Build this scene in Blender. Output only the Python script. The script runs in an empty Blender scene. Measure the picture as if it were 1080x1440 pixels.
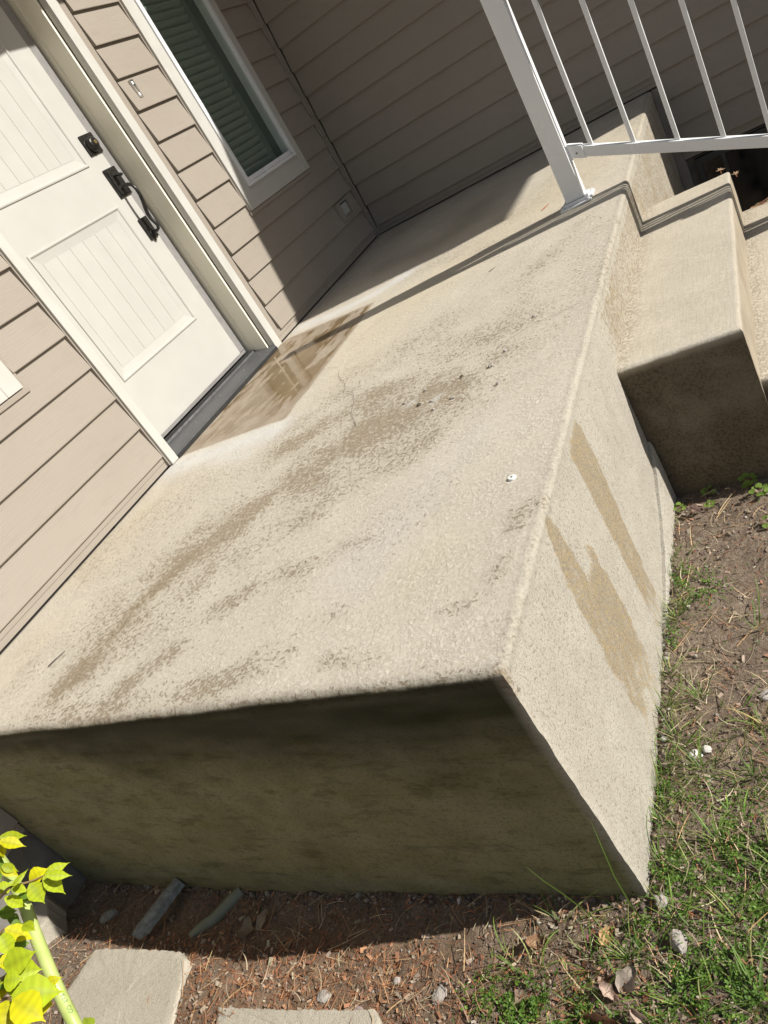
import bpy, math, random
import numpy as np
from mathutils import Matrix, Vector

# ------------------------------------------------------------------ camera, sky, sun
scene = bpy.context.scene
C = scene.collection
CAM_R = [[0.807757, 0.225652, 0.544619], [0.311975, 0.620249, -0.719697], [-0.500201, 0.751247, 0.430612]]
CAM_C = (2.4632, -4.9868, 0.772)
cam_d = bpy.data.cameras.new('camera')
cam = bpy.data.objects.new('camera', cam_d)
C.objects.link(cam)
cam.matrix_world = Matrix.Translation(CAM_C) @ Matrix(CAM_R).to_4x4()
cam_d.sensor_fit = 'VERTICAL'
cam_d.sensor_height = 36.0
cam_d.lens = 26.0982
cam_d.clip_start = 0.02
cam_d.clip_end = 500
scene.camera = cam

SUN = Vector((1.50, 0.29, 1.0)).normalized()          # towards the sun
elev = math.asin(SUN.z)
azim = math.atan2(SUN.x, SUN.y)
world = bpy.data.worlds.new('World')
scene.world = world
world.use_nodes = True
wn = world.node_tree
for n in list(wn.nodes):
    wn.nodes.remove(n)
sky = wn.nodes.new('ShaderNodeTexSky')
sky.sky_type = 'NISHITA'
sky.sun_disc = False
sky.sun_elevation = elev
sky.sun_rotation = azim
sky.air_density = 1.0
sky.dust_density = 1.2
bg = wn.nodes.new('ShaderNodeBackground')
bg.inputs[1].default_value = 0.05
wo = wn.nodes.new('ShaderNodeOutputWorld')
wn.links.new(sky.outputs[0], bg.inputs[0])
wn.links.new(bg.outputs[0], wo.inputs[0])
sd = bpy.data.lights.new('sun', 'SUN')
sd.energy = 4.2
sd.angle = math.radians(0.53)
sd.color = (1.0, 0.955, 0.88)
so = bpy.data.objects.new('sun', sd)
C.objects.link(so)
so.rotation_euler = SUN.to_track_quat('Z', 'Y').to_euler()
vs = scene.view_settings
vs.view_transform = 'Standard'
vs.look = 'None'
vs.exposure = 0.72
vs.gamma = 1.0
vs.use_curve_mapping = False

# ------------------------------------------------------------------ helpers
rng = np.random.RandomState(11)
random.seed(5)

def hash3(ix, iy, iz, seed):
    h = (ix.astype(np.int64) * 374761393 + iy.astype(np.int64) * 668265263 + iz.astype(np.int64) * 1274126177 + seed * 1013904223) & 0x7fffffff
    h = (h ^ (h >> 13)) * 1274126177 & 0x7fffffff
    h = h ^ (h >> 16)
    return (h & 0xffff) / 65535.0

def vnoise(p, scale, seed=0, octaves=3):
    """value noise in 0..1 at the points p (n,3)"""
    p = np.asarray(p, float)
    out = np.zeros(len(p)); amp = 1.0; tot = 0
    for o in range(octaves):
        q = p * scale * (2 ** o) + 100.0
        i = np.floor(q).astype(int); fr = q - i; w = fr * fr * (3 - 2 * fr)
        v = 0
        for dx in (0, 1):
            for dy in (0, 1):
                for dz in (0, 1):
                    ww = (w[:, 0] if dx else 1 - w[:, 0]) * (w[:, 1] if dy else 1 - w[:, 1]) * (w[:, 2] if dz else 1 - w[:, 2])
                    v = v + ww * hash3(i[:, 0] + dx, i[:, 1] + dy, i[:, 2] + dz, seed + o * 7)
        out += amp * v; tot += amp; amp *= 0.5
    return out / tot

def tag(o, label=None, cat=None, group=None, kind=None):
    if label: o['label'] = label
    if cat: o['category'] = cat
    if group: o['group'] = group
    if kind: o['kind'] = kind
    return o

def thing(name, label, cat, loc=(0, 0, 0), rz=0.0, group=None):
    o = bpy.data.objects.new(name, None)
    o.empty_display_size = 0.05
    C.objects.link(o)
    o.location = loc
    o.rotation_euler = (0, 0, rz)
    return tag(o, label, cat, group)

class MB:
    """collects geometry, then links it as ONE mesh object"""
    def __init__(s):
        s.v = []; s.f = []; s.c = []
    def add(s, verts, faces, col=None):
        n = len(s.v)
        s.v.extend([tuple(map(float, v)) for v in verts])
        s.f.extend([tuple(i + n for i in f) for f in faces])
        if col is not None:
            s.c.extend([col] * len(verts))
    def box(s, x0, x1, y0, y1, z0, z1, col=None):
        v = [(x0, y0, z0), (x1, y0, z0), (x1, y1, z0), (x0, y1, z0), (x0, y0, z1), (x1, y0, z1), (x1, y1, z1), (x0, y1, z1)]
        s.add(v, [(0, 3, 2, 1), (4, 5, 6, 7), (0, 1, 5, 4), (1, 2, 6, 5), (2, 3, 7, 6), (3, 0, 4, 7)], col)
    def prism(s, prof, axis, a, b, col=None):
        """extrude a closed 2D profile along axis from a to b; profile in the two other axes, in order"""
        n = len(prof); v = []
        for t in (a, b):
            for (p, q) in prof:
                v.append({0: (t, p, q), 1: (p, t, q), 2: (p, q, t)}[axis])
        f = [tuple(range(n)), tuple(range(2 * n - 1, n - 1, -1))]
        for i in range(n):
            j = (i + 1) % n
            f.append((i, i + n, j + n, j)) 
        s.add(v, f, col)
    def tube(s, pts, r, seg=10, caps=True, col=None, flat=1.0):
        pts = [Vector(p) for p in pts]
        rs = r if isinstance(r, (list, tuple)) else [r] * len(pts)
        t0 = (pts[1] - pts[0]).normalized()
        up = Vector((0, 0, 1)) if abs(t0.z) < 0.9 else Vector((1, 0, 0))
        n = t0.cross(up).normalized()
        v = []; f = []
        for i, p in enumerate(pts):
            t = (pts[min(i + 1, len(pts) - 1)] - pts[max(i - 1, 0)]).normalized()
            n = (n - t * n.dot(t)).normalized()
            b = t.cross(n)
            for k in range(seg):
                a = 2 * math.pi * k / seg
                v.append(p + n * math.cos(a) * rs[i] + b * math.sin(a) * rs[i] * flat)
        for i in range(len(pts) - 1):
            for k in range(seg):
                k2 = (k + 1) % seg
                f.append((i * seg + k, i * seg + k2, (i + 1) * seg + k2, (i + 1) * seg + k))
        if caps:
            f.append(tuple(range(seg - 1, -1, -1)))
            f.append(tuple(range((len(pts) - 1) * seg, len(pts) * seg)))
        s.add(v, f, col)
    def build(s, name, mat, parent=None, smooth=False, bevel=0.0, angle=40):
        me = bpy.data.meshes.new(name)
        me.from_pydata(s.v, [], s.f)
        me.validate()
        if s.c:
            ca = me.color_attributes.new('tint', 'FLOAT_COLOR', 'POINT')
            arr = np.ones((len(me.vertices), 4), np.float32)
            arr[:, :3] = np.array(s.c, np.float32)
            ca.data.foreach_set('color', arr.ravel())
        return link(name, me, mat, parent, smooth, bevel, angle)

def fix_normals(me):
    import bmesh
    bm = bmesh.new(); bm.from_mesh(me)
    bmesh.ops.recalc_face_normals(bm, faces=bm.faces)
    bm.to_mesh(me); bm.free()

def link(name, me, mat, parent=None, smooth=False, bevel=0.0, angle=40, normals=True):
    if normals and len(me.polygons) < 3000:
        fix_normals(me)
    me.materials.append(mat)
    o = bpy.data.objects.new(name, me)
    C.objects.link(o)
    if parent is not None:
        o.parent = parent
    if smooth or bevel:
        me.polygons.foreach_set('use_smooth', [True] * len(me.polygons))
        if not bevel:
            me.set_sharp_from_angle(angle=math.radians(angle))
    if bevel:
        m = o.modifiers.new('bevel', 'BEVEL'); m.width = bevel; m.segments = 2; m.limit_method = 'ANGLE'
        m.harden_normals = True
    return o

# ------------------------------------------------------------------ materials
def S(v, a, b):
    return v
class NT:
    def __init__(s, name):
        s.m = bpy.data.materials.new(name); s.m.use_nodes = True
        s.t = s.m.node_tree; s.n = s.t.nodes; s.l = s.t.links
        s.p = s.n['Principled BSDF']
        g = s.n.new('ShaderNodeNewGeometry'); s.pos = g.outputs['Position']
        tc = s.n.new('ShaderNodeTexCoord'); s.obj = tc.outputs['Object']
    def put(s, sock, val):
        if hasattr(val, 'is_output') or hasattr(val, 'links'):
            s.l.new(val, sock)
        else:
            if isinstance(val, (tuple, list)) and len(val) == 3 and sock.type == 'RGBA':
                val = (*val, 1)
            sock.default_value = val
    def mapping(s, vec, scale=(1, 1, 1), rot=(0, 0, 0), loc=(0, 0, 0)):
        n = s.n.new('ShaderNodeMapping'); s.put(n.inputs[0], vec)
        n.inputs['Location'].default_value = loc
        n.inputs['Rotation'].default_value = rot; n.inputs['Scale'].default_value = scale
        return n.outputs[0]
    def noise(s, scale, vec=None, detail=4, rough=0.55, dist=0.0):
        n = s.n.new('ShaderNodeTexNoise'); s.put(n.inputs['Vector'], vec if vec is not None else s.pos)
        n.inputs['Scale'].default_value = scale; n.inputs['Detail'].default_value = detail
        n.inputs['Roughness'].default_value = rough; n.inputs['Distortion'].default_value = dist
        return n.outputs['Fac']
    def voro(s, scale, vec=None, feature='F1', out='Distance'):
        n = s.n.new('ShaderNodeTexVoronoi'); s.put(n.inputs['Vector'], vec if vec is not None else s.pos)
        n.inputs['Scale'].default_value = scale; n.feature = feature
        return n.outputs[out]
    def wave(s, scale, vec, dist, detail=2, dscale=1.0, direction='X'):
        n = s.n.new('ShaderNodeTexWave'); s.put(n.inputs['Vector'], vec); n.bands_direction = direction
        n.inputs['Scale'].default_value = scale; n.inputs['Distortion'].default_value = dist
        n.inputs['Detail'].default_value = detail; n.inputs['Detail Scale'].default_value = dscale
        return n.outputs['Fac']
    def attr(s, name, out='Fac'):
        n = s.n.new('ShaderNodeAttribute'); n.attribute_name = name
        return n.outputs[out]
    def rng(s, v, a, b, c=0.0, d=1.0, smooth=True):
        n = s.n.new('ShaderNodeMapRange'); n.interpolation_type = 'SMOOTHSTEP' if smooth else 'LINEAR'
        for k, x in zip((0, 1, 2, 3, 4), (v, a, b, c, d)):
            s.put(n.inputs[k], x)
        return n.outputs[0]
    def math(s, op, a, b=0.0, clamp=False):
        n = s.n.new('ShaderNodeMath'); n.operation = op; n.use_clamp = clamp
        s.put(n.inputs[0], a); s.put(n.inputs[1], b)
        return n.outputs[0]
    def mix(s, f, a, b, mode='MIX'):
        n = s.n.new('ShaderNodeMix'); n.data_type = 'RGBA'; n.blend_type = mode
        s.put(n.inputs[0], f); s.put(n.inputs[6], a); s.put(n.inputs[7], b)
        return n.outputs[2]
    def bump(s, h, strength=0.5, dist=0.01, prev=None):
        n = s.n.new('ShaderNodeBump'); s.put(n.inputs['Height'], h)
        s.put(n.inputs['Strength'], strength); n.inputs['Distance'].default_value = dist
        if prev is not None: s.put(n.inputs['Normal'], prev)
        return n.outputs[0]
    def out(s, color=None, rough=None, normal=None, **kw):
        if color is not None: s.put(s.p.inputs['Base Color'], color)
        if rough is not None: s.put(s.p.inputs['Roughness'], rough)
        if normal is not None: s.put(s.p.inputs['Normal'], normal)
        for k, v in kw.items():
            s.put(s.p.inputs[k.replace('_', ' ')], v)
        return s.m

M = {}
def simple(name, col, rough=0.5, vary=0.06, scale=30, bump=0.0, bscale=200, metal=0.0, coat=0.0, spec=0.5):
    t = NT(name)
    f = t.noise(scale, detail=5)
    f2 = t.noise(3.0, detail=3)
    c = t.mix(t.rng(f, .3, .7), tuple(x * (1 - vary) for x in col), tuple(min(1, x * (1 + vary)) for x in col))
    c = t.mix(t.rng(f2, .35, .65, 0, .5), c, tuple(x * (1 - vary * 1.5) for x in col))
    nrm = t.bump(t.noise(bscale, detail=3), bump, 0.002) if bump else None
    r = t.rng(f, .3, .7, max(0, rough - .05), min(1, rough + .05))
    M[name] = t.out(c, r, nrm, Metallic=metal, Specular_IOR_Level=spec)
    return M[name]

simple('trim_paint', (.45, .44, .408), .45, .03, 12, .10, 300)
simple('door_paint', (.42, .413, .385), .38, .02, 10, .05, 350)
simple('jamb_paint_bounce', (.80, .76, .63), .42, .02, 10)  # door paint made brighter and warmer, standing in for bounced light on shaded jambs
simple('vinyl_white', (.68, .69, .70), .28, .02, 8)
simple('rail_paint', (.74, .75, .755), .30, .008, 6)
simple('dark_bronze', (.045, .043, .04), .32, .25, 60, .15, 400, metal=.7)
simple('brass', (.55, .42, .18), .3, .1, 60, metal=.9)
simple('threshold_grey', (.095, .097, .10), .42, .12, 40, .2, 400, metal=.3)
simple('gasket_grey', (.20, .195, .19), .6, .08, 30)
simple('black_gap', (.012, .011, .011), .8, .1, 30)
simple('rubber_black', (.02, .02, .02), .5, .1, 30)
simple('corner_trim', (.235, .21, .18), .5, .04, 12, .1, 300)
simple('foundation_concrete', (.17, .16, .14), .9, .2, 22, .6, 120)
simple('soffit_white', (.6, .58, .54), .6, .04, 5)
simple('roof_shingle_grey', (.10, .095, .09), .9, .3, 40, .6, 80)
simple('pipe_plastic', (.22, .24, .17), .5, .15, 25)
simple('silver_metal', (.55, .54, .52), .3, .1, 60, metal=.85)
simple('rust_brown', (.30, .17, .09), .7, .2, 100)
simple('ink_green', (.10, .19, .07), .6, .1, 60)
simple('anchor_white', (.80, .82, .80), .35, .04, 60)
simple('stem_brown', (.20, .13, .05), .7, .25, 90)
simple('outlet_taupe', (.44, .45, .41), .45, .05, 30)
simple('interior_dark', (.05, .055, .05), .9, .1, 4)
simple('interior_liner', (.18, .205, .19), .7, .08, 6)

# vinyl lap siding with a pressed wood grain
t = NT('siding_vinyl')
v = t.mapping(t.pos, scale=(1, 1, 3.2))
g1 = t.wave(7.5, t.mapping(t.pos, scale=(3.0, .55, 6.0)), 9.0, 3, 1.6, 'Z')
g2 = t.noise(60, t.mapping(t.pos, scale=(1, .22, 1.6)), 4, .6)
grain = t.math('ADD', t.math('MULTIPLY', g1, .55), t.math('MULTIPLY', g2, .45))
big = t.noise(1.6, detail=3)
dirt = t.noise(14, t.mapping(t.pos, scale=(1, .5, 2)), 5, .65)
c = t.mix(t.rng(big, .3, .7), (.275, .241, .201), (.295, .261, .220))
c = t.mix(t.rng(grain, .35, .75, 0, .30), c, (.255, .224, .19))
c = t.mix(t.rng(dirt, .5, .75, 0, .30), c, (.22, .195, .16))
oi = t.n.new('ShaderNodeObjectInfo')
c = t.mix(t.rng(oi.outputs['Random'], 0, 1, 0, .13, False), c, (.22, .19, .155))
M['siding'] = t.out(c, .48, t.bump(grain, .26, .0025), Specular_IOR_Level=.35)

# blind slats
t = NT('blind_slat')
M['blind'] = t.out(t.mix(t.noise(20), (.215, .245, .23), (.27, .30, .285)), .55)

# window glass: thin pane that reflects and lets a tinted view through
def glass_mat(name, tint, refl):
    t = NT(name)
    t.n.remove(t.p)
    tr = t.n.new('ShaderNodeBsdfTransparent'); tr.inputs[0].default_value = (*tint, 1)
    gl = t.n.new('ShaderNodeBsdfGlossy'); gl.inputs['Roughness'].default_value = .10 if 'puddle' in name else .03
    nb = t.bump(t.noise(60 if 'puddle' in name else 5, detail=3), .25 if 'puddle' in name else .02, .002); t.l.new(nb, gl.inputs['Normal'])
    fr = t.n.new('ShaderNodeFresnel'); fr.inputs['IOR'].default_value = refl
    ms = t.n.new('ShaderNodeMixShader')
    gg = t.n.new('ShaderNodeNewGeometry'); fo_ = t.math('MULTIPLY', fr.outputs[0], t.math('SUBTRACT', 1.0, gg.outputs['Backfacing']))
    t.l.new(fo_, ms.inputs[0]); t.l.new(tr.outputs[0], ms.inputs[1]); t.l.new(gl.outputs[0], ms.inputs[2])
    t.l.new(ms.outputs[0], t.n['Material Output'].inputs[0])
    M[name] = t.m
glass_mat('window_glass', (.88, .92, .89), 1.5)
glass_mat('puddle_water', (.80, .74, .62), 1.30)

# weathered concrete; stain masks come from the mesh as attributes
t = NT('porch_concrete')
side = t.attr('side'); stain = t.attr('stain'); olive = t.attr('olive'); pale = t.attr('pale')
mat_ = t.attr('mat'); ochre = t.attr('ochre'); algae = t.attr('algae'); yellow = t.attr('yellow'); dark_tone = t.attr('dark_tone'); line = t.attr('line')
rotv = t.mapping(t.pos, scale=(1.0, 1.0, 1.0), rot=(0, 0, math.radians(28)))
an = t.mapping(rotv, scale=(1.12, .92, 1.0))
n_big = t.noise(1.7, detail=4, rough=.6)
n_mid = t.noise(9, an, 5, .6)
n_fine = t.noise(82, an, 6, .72, 0.25)
n_grit = t.noise(420, detail=3, rough=.7)
n_spk = t.noise(150, detail=4, rough=.65)
c = t.mix(t.rng(n_big, .3, .7), (.56, .515, .43), (.505, .462, .385))
c = t.mix(t.rng(n_mid, .35, .7), c, (.60, .558, .475))
c = t.mix(t.math('MULTIPLY', yellow, .65), c, (.56, .485, .33))
c = t.mix(t.rng(n_fine, .36, .58, .34, 0), c, (.32, .275, .21))
c = t.mix(t.rng(n_grit, .3, .48, .35, 0), c, (.26, .22, .175))
n_fl = t.noise(105, detail=7, rough=.66, dist=.5)
fl = t.rng(n_fl, .470, .515)
fl2 = t.rng(n_fl, .545, .575)
flm = t.rng(n_mid, .40, .62, .06, .55)
c = t.mix(t.math('MULTIPLY', t.math('SUBTRACT', 1.0, fl), flm), c, (.44, .385, .30))
c = t.mix(t.math('MULTIPLY', fl2, t.math('MULTIPLY', flm, .7)), c, (.72, .68, .59))
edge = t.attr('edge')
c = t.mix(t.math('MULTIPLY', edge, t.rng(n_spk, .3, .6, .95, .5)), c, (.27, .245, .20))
# vertical faces are greyer and coarser
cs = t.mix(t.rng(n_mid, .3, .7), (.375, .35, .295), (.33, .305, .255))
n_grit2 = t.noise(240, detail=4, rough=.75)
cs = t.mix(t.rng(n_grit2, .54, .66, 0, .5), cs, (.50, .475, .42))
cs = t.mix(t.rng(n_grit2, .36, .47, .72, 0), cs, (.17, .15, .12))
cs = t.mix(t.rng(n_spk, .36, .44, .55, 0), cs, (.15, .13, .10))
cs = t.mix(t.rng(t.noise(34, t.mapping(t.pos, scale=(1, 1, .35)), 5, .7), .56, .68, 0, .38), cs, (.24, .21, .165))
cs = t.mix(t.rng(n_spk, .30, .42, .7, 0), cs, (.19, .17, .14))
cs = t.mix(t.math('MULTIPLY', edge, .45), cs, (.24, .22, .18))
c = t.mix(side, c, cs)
# scaling with dirt caught in it
thr = t.math('SUBTRACT', 0.592, t.math('MULTIPLY', stain, .150))
n_blk = t.noise(52, detail=8, rough=.78)
nsp = t.math('ADD', t.math('MULTIPLY', n_fl, .55), t.math('MULTIPLY', n_blk, .45))
sp = t.rng(nsp, t.math('SUBTRACT', thr, .012), t.math('ADD', thr, .016))
sp = t.math('MULTIPLY', sp, t.rng(stain, 0.02, .22))
sc_ = t.mix(t.rng(n_spk, .35, .65), (.175, .132, .088), (.29, .23, .155))
c = t.mix(t.math('MULTIPLY', sp, .86), c, sc_)
c = t.mix(t.math('MULTIPLY', stain, .26), c, (.42, .35, .245))
c = t.mix(t.math('MULTIPLY', olive, t.rng(n_blk, .4, .6, .25, .72)), c, (.24, .19, .11))
c = t.mix(t.math('MULTIPLY', pale, t.rng(n_mid, .25, .7, .75, .98)), c, (.58, .57, .54))
c = t.mix(t.math('MULTIPLY', line, .5), c, (.27, .245, .19))
dirtm = t.mix(t.rng(n_mid, .35, .65), (.245, .195, .14), (.335, .28, .22))
dirtm = t.mix(t.rng(n_fine, .35, .55, .45, 0), dirtm, (.26, .19, .13))
c = t.mix(t.math('MULTIPLY', mat_, .93), c, dirtm)
oc = t.mix(t.rng(n_grit2, .42, .62), (.15, .118, .072), (.27, .21, .125))
oc = t.mix(t.rng(n_spk, .52, .64, 0, .8), oc, (.33, .225, .06))
ocm = t.rng(t.math('ADD', t.math('MULTIPLY', n_spk, .5), t.math('MULTIPLY', t.noise(46, t.mapping(t.pos, scale=(1, 1, .45)), 6, .7), .5)), t.math('SUBTRACT', .61, t.math('MULTIPLY', ochre, .26)), t.math('SUBTRACT', .73, t.math('MULTIPLY', ochre, .26)))
c = t.mix(t.math('MULTIPLY', ocm, t.rng(ochre, .02, .4, 0, .72)), c, oc)
c = t.mix(t.math('MULTIPLY', dark_tone, .7), c, (.17, .15, .115))
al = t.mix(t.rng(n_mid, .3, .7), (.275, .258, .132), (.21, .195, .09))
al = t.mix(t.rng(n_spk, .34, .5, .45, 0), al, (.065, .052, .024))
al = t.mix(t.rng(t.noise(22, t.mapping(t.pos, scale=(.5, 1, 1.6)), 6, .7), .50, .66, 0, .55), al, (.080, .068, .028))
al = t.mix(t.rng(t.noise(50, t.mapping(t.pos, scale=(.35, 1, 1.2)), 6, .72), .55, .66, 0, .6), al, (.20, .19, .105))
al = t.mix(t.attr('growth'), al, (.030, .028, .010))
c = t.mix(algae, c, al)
# small pits
pit = t.rng(t.voro(55), .05, .12, 1, 0)
pitm = t.math('MULTIPLY', pit, t.rng(t.noise(23, detail=2), .56, .66))
c = t.mix(t.math('MULTIPLY', pitm, .55), c, (.13, .11, .085))
h = t.math('ADD', t.math('MULTIPLY', n_fine, t.rng(stain, 0, .6, .55, 1.6)), t.math('MULTIPLY', n_spk, .35))
h = t.math('ADD', h, t.math('MULTIPLY', t.math('ADD', fl, fl2), t.math('MULTIPLY', t.math('SUBTRACT', 1.0, side), t.math('MULTIPLY', flm, .42))))
h = t.math('ADD', h, t.math('MULTIPLY', n_grit, t.rng(side, 0, 1, .10, .2)))
h = t.math('ADD', h, t.math('MULTIPLY', n_grit2, t.rng(side, 0, 1, .04, .42)))
h = t.math('SUBTRACT', h, t.math('MULTIPLY', sp, .45))
h = t.math('SUBTRACT', h, t.math('MULTIPLY', pitm, .5))
bstr = t.math('MULTIPLY', t.math('SUBTRACT', 1.0, t.math('MULTIPLY', mat_, .6)), .66)
M['concrete'] = t.out(c, .88, t.bump(h, bstr, .005), Specular_IOR_Level=.25)

# brushed, cleaner concrete of the steps (shares the side look)
t = NT('step_concrete')
side = t.attr('side'); dark_tone = t.attr('dark_tone'); stain = t.attr('stain'); pale = t.attr('pale')
broom = t.noise(150, t.mapping(t.pos, scale=(1.0, .06, .3)), 3, .6)
n_mid = t.noise(7, detail=5, rough=.6); n_grit = t.noise(380, detail=3, rough=.7); n_spk = t.noise(120, detail=4, rough=.65)
c = t.mix(t.rng(n_mid, .3, .7), (.54, .49, .395), (.49, .445, .355))
c = t.mix(t.rng(broom, .3, .55, .22, 0), c, (.33, .285, .21))
c = t.mix(t.rng(n_grit, .32, .46, .4, 0), c, (.24, .21, .16))
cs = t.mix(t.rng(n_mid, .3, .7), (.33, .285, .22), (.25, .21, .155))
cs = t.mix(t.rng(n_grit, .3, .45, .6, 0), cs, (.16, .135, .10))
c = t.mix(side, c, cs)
c = t.mix(t.math('MULTIPLY', pale, .6), c, (.52, .49, .43))
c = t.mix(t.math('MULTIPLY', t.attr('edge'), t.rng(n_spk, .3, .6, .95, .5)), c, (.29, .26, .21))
sp = t.math('MULTIPLY', t.rng(n_spk, .42, .54), stain)
c = t.mix(t.math('MULTIPLY', sp, .7), c, (.20, .165, .12))
c = t.mix(t.math('MULTIPLY', dark_tone, t.rng(n_mid, .3, .6, .75, 1)), c, t.mix(t.rng(n_spk, .3, .6), (.06, .046, .027), (.125, .10, .065)))
h = t.math('ADD', t.math('MULTIPLY', broom, .35), t.math('MULTIPLY', n_spk, .35))
h = t.math('ADD', h, t.math('MULTIPLY', n_grit, .2))
M['step'] = t.out(c, .88, t.bump(h, .5, .004), Specular_IOR_Level=.25)

# soil
t = NT('soil')
n1 = t.noise(5, detail=6, rough=.65); n2 = t.noise(90, detail=5, rough=.7); n3 = t.noise(330, detail=3, rough=.7)
c = t.mix(t.rng(n1, .3, .7), (.22, .168, .125), (.32, .255, .188))
c = t.mix(t.rng(n2, .35, .65, .6, 0), c, (.10, .07, .05))
c = t.mix(t.rng(n3, .60, .72, 0, .7), c, (.30, .26, .21))
v = t.voro(120, out='Color')
c = t.mix(t.rng(n2, .6, .7, 0, .5), c, t.mix(.5, v, (.30, .20, .13), 'MULTIPLY'))
red = t.attr('red')
c = t.mix(t.math('MULTIPLY', red, t.rng(n2, .35, .6, .25, .8)), c, (.27, .165, .10))
M['soil'] = t.out(c, .95, t.bump(t.math('ADD', n2, t.math('MULTIPLY', n3, .4)), .9, .012), Specular_IOR_Level=.15)

# things coloured per piece
def tinted(name, rough, trans=0.0, var=.15, spec=.3):
    t = NT(name)
    c = t.mix(t.rng(t.noise(300, detail=3), .3, .7, 0, var), t.attr('tint', 'Color'), (.05, .045, .03))
    if trans:
        t.out(c, rough, Specular_IOR_Level=spec)
        tl = t.n.new('ShaderNodeBsdfTranslucent'); t.l.new(c, tl.inputs[0])
        ms = t.n.new('ShaderNodeMixShader'); ms.inputs[0].default_value = trans
        t.l.new(t.p.outputs[0], ms.inputs[1]); t.l.new(tl.outputs[0], ms.inputs[2])
        t.l.new(ms.outputs[0], t.n['Material Output'].inputs[0])
        M[name] = t.m
    else:
        M[name] = t.out(c, rough, Specular_IOR_Level=spec)
tinted('litter', .85)
tinted('blade', .5, .3)
tinted('shrub_leaf', .5, .35, .06, .25)
tinted('dead_leaf', .75, .15, .35)

t = NT('paver_concrete')
n1 = t.noise(6, detail=5, rough=.6); n2 = t.noise(260, detail=4, rough=.7); n4 = t.noise(60, detail=4)
c = t.mix(t.rng(n1, .3, .7), (.46, .42, .345), (.40, .365, .295))
c = t.mix(t.rng(n2, .32, .48, .55, 0), c, (.17, .145, .11))
c = t.mix(t.rng(n2, .56, .68, 0, .5), c, (.50, .46, .38))
c = t.mix(t.math('MULTIPLY', t.attr('dark_tone'), t.rng(n4, .3, .6, .6, .95)), c, (.17, .148, .112))
M['paver'] = t.out(c, .9, t.bump(t.math('ADD', n2, n4), .7, .003), Specular_IOR_Level=.2)
t = NT('stone_white')
M['stone'] = t.out(t.mix(t.rng(t.noise(60), .3, .7), (.42, .385, .35), (.27, .24, .21)), .8, t.bump(t.noise(90), .7, .006))
t = NT('stone_shade')
M['shard'] = t.out(t.mix(t.rng(t.noise(70), .35, .65), (.30, .32, .30), (.20, .21, .19)), .85, t.bump(t.noise(120, detail=5), .8, .005))
t = NT('hose_green')
stripe = t.noise(30, detail=2)
M['hose'] = t.out(t.mix(t.rng(stripe, .3, .7), (.33, .41, .11), (.40, .46, .16)), .32, t.bump(t.noise(220), .1, .002), Specular_IOR_Level=.5)

# ------------------------------------------------------------------ the house
GROUND = -0.66
def under(o, parent):
    o.parent = parent
    if parent.type == 'EMPTY' and parent.parent is None:
        o.location = -parent.location
    return o
_link0 = link
def link(name, me, mat, parent=None, smooth=False, bevel=0.0, angle=40, normals=True, local=False):
    o = _link0(name, me, mat, None, smooth, bevel, angle, normals)
    if parent is not None:
        if local: o.parent = parent
        else: under(o, parent)
    return o
def one_box(name, mat, parent, x0, x1, y0, y1, z0, z1, bevel=0.0):
    b = MB(); b.box(x0, x1, y0, y1, z0, z1)
    return b.build(name, mat, parent, bevel=bevel)
def clone(o, name_parent=None, loc=None):
    c = o.copy(); C.objects.link(c)
    if name_parent is not None: c.parent = name_parent
    if loc is not None: c.location = loc
    return c

simple('sheathing', (.030, .026, .022), .8, .1, 30)
house = thing('house', 'taupe lap-sided house with white front door, window and dark roof eaves', 'house', (0, 0, GROUND))
DX = -0.125                                     # plane of the door leaf
D0, D1 = -2.79, -1.757                          # casing inner edges
WALL_TOP = 2.45
# wall behind the siding, with openings for the door and two windows
wins = [(-1.243, -0.42, 0.622, 1.93), (-3.99, -3.165, 0.606, 1.93)]
w = MB()
def wall_box(y0, y1, z0, z1): w.box(-.2, -.006, y0, y1, z0, z1)
edges = [(-9.0, -3.90), (-3.255, D0), (D1, -1.15), (-.50, .2)]
for a, b_ in edges: wall_box(a, b_, -.42, WALL_TOP)
wall_box(D0, D1, 2.14, WALL_TOP)
wall_box(D0, D1, -.42, -.012)
for (a, b_, z0, z1) in wins:
    wall_box(a + .09, b_ - .08, -.42, z0 + .10)
    wall_box(a + .09, b_ - .08, z1 - .08, WALL_TOP)
door_wall = w.build('wall', M['sheathing'], house)
one_box('foundation', M['foundation_concrete'], house, -.2, -.03, -9.0, .2, -1.3, -.4202)

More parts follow.
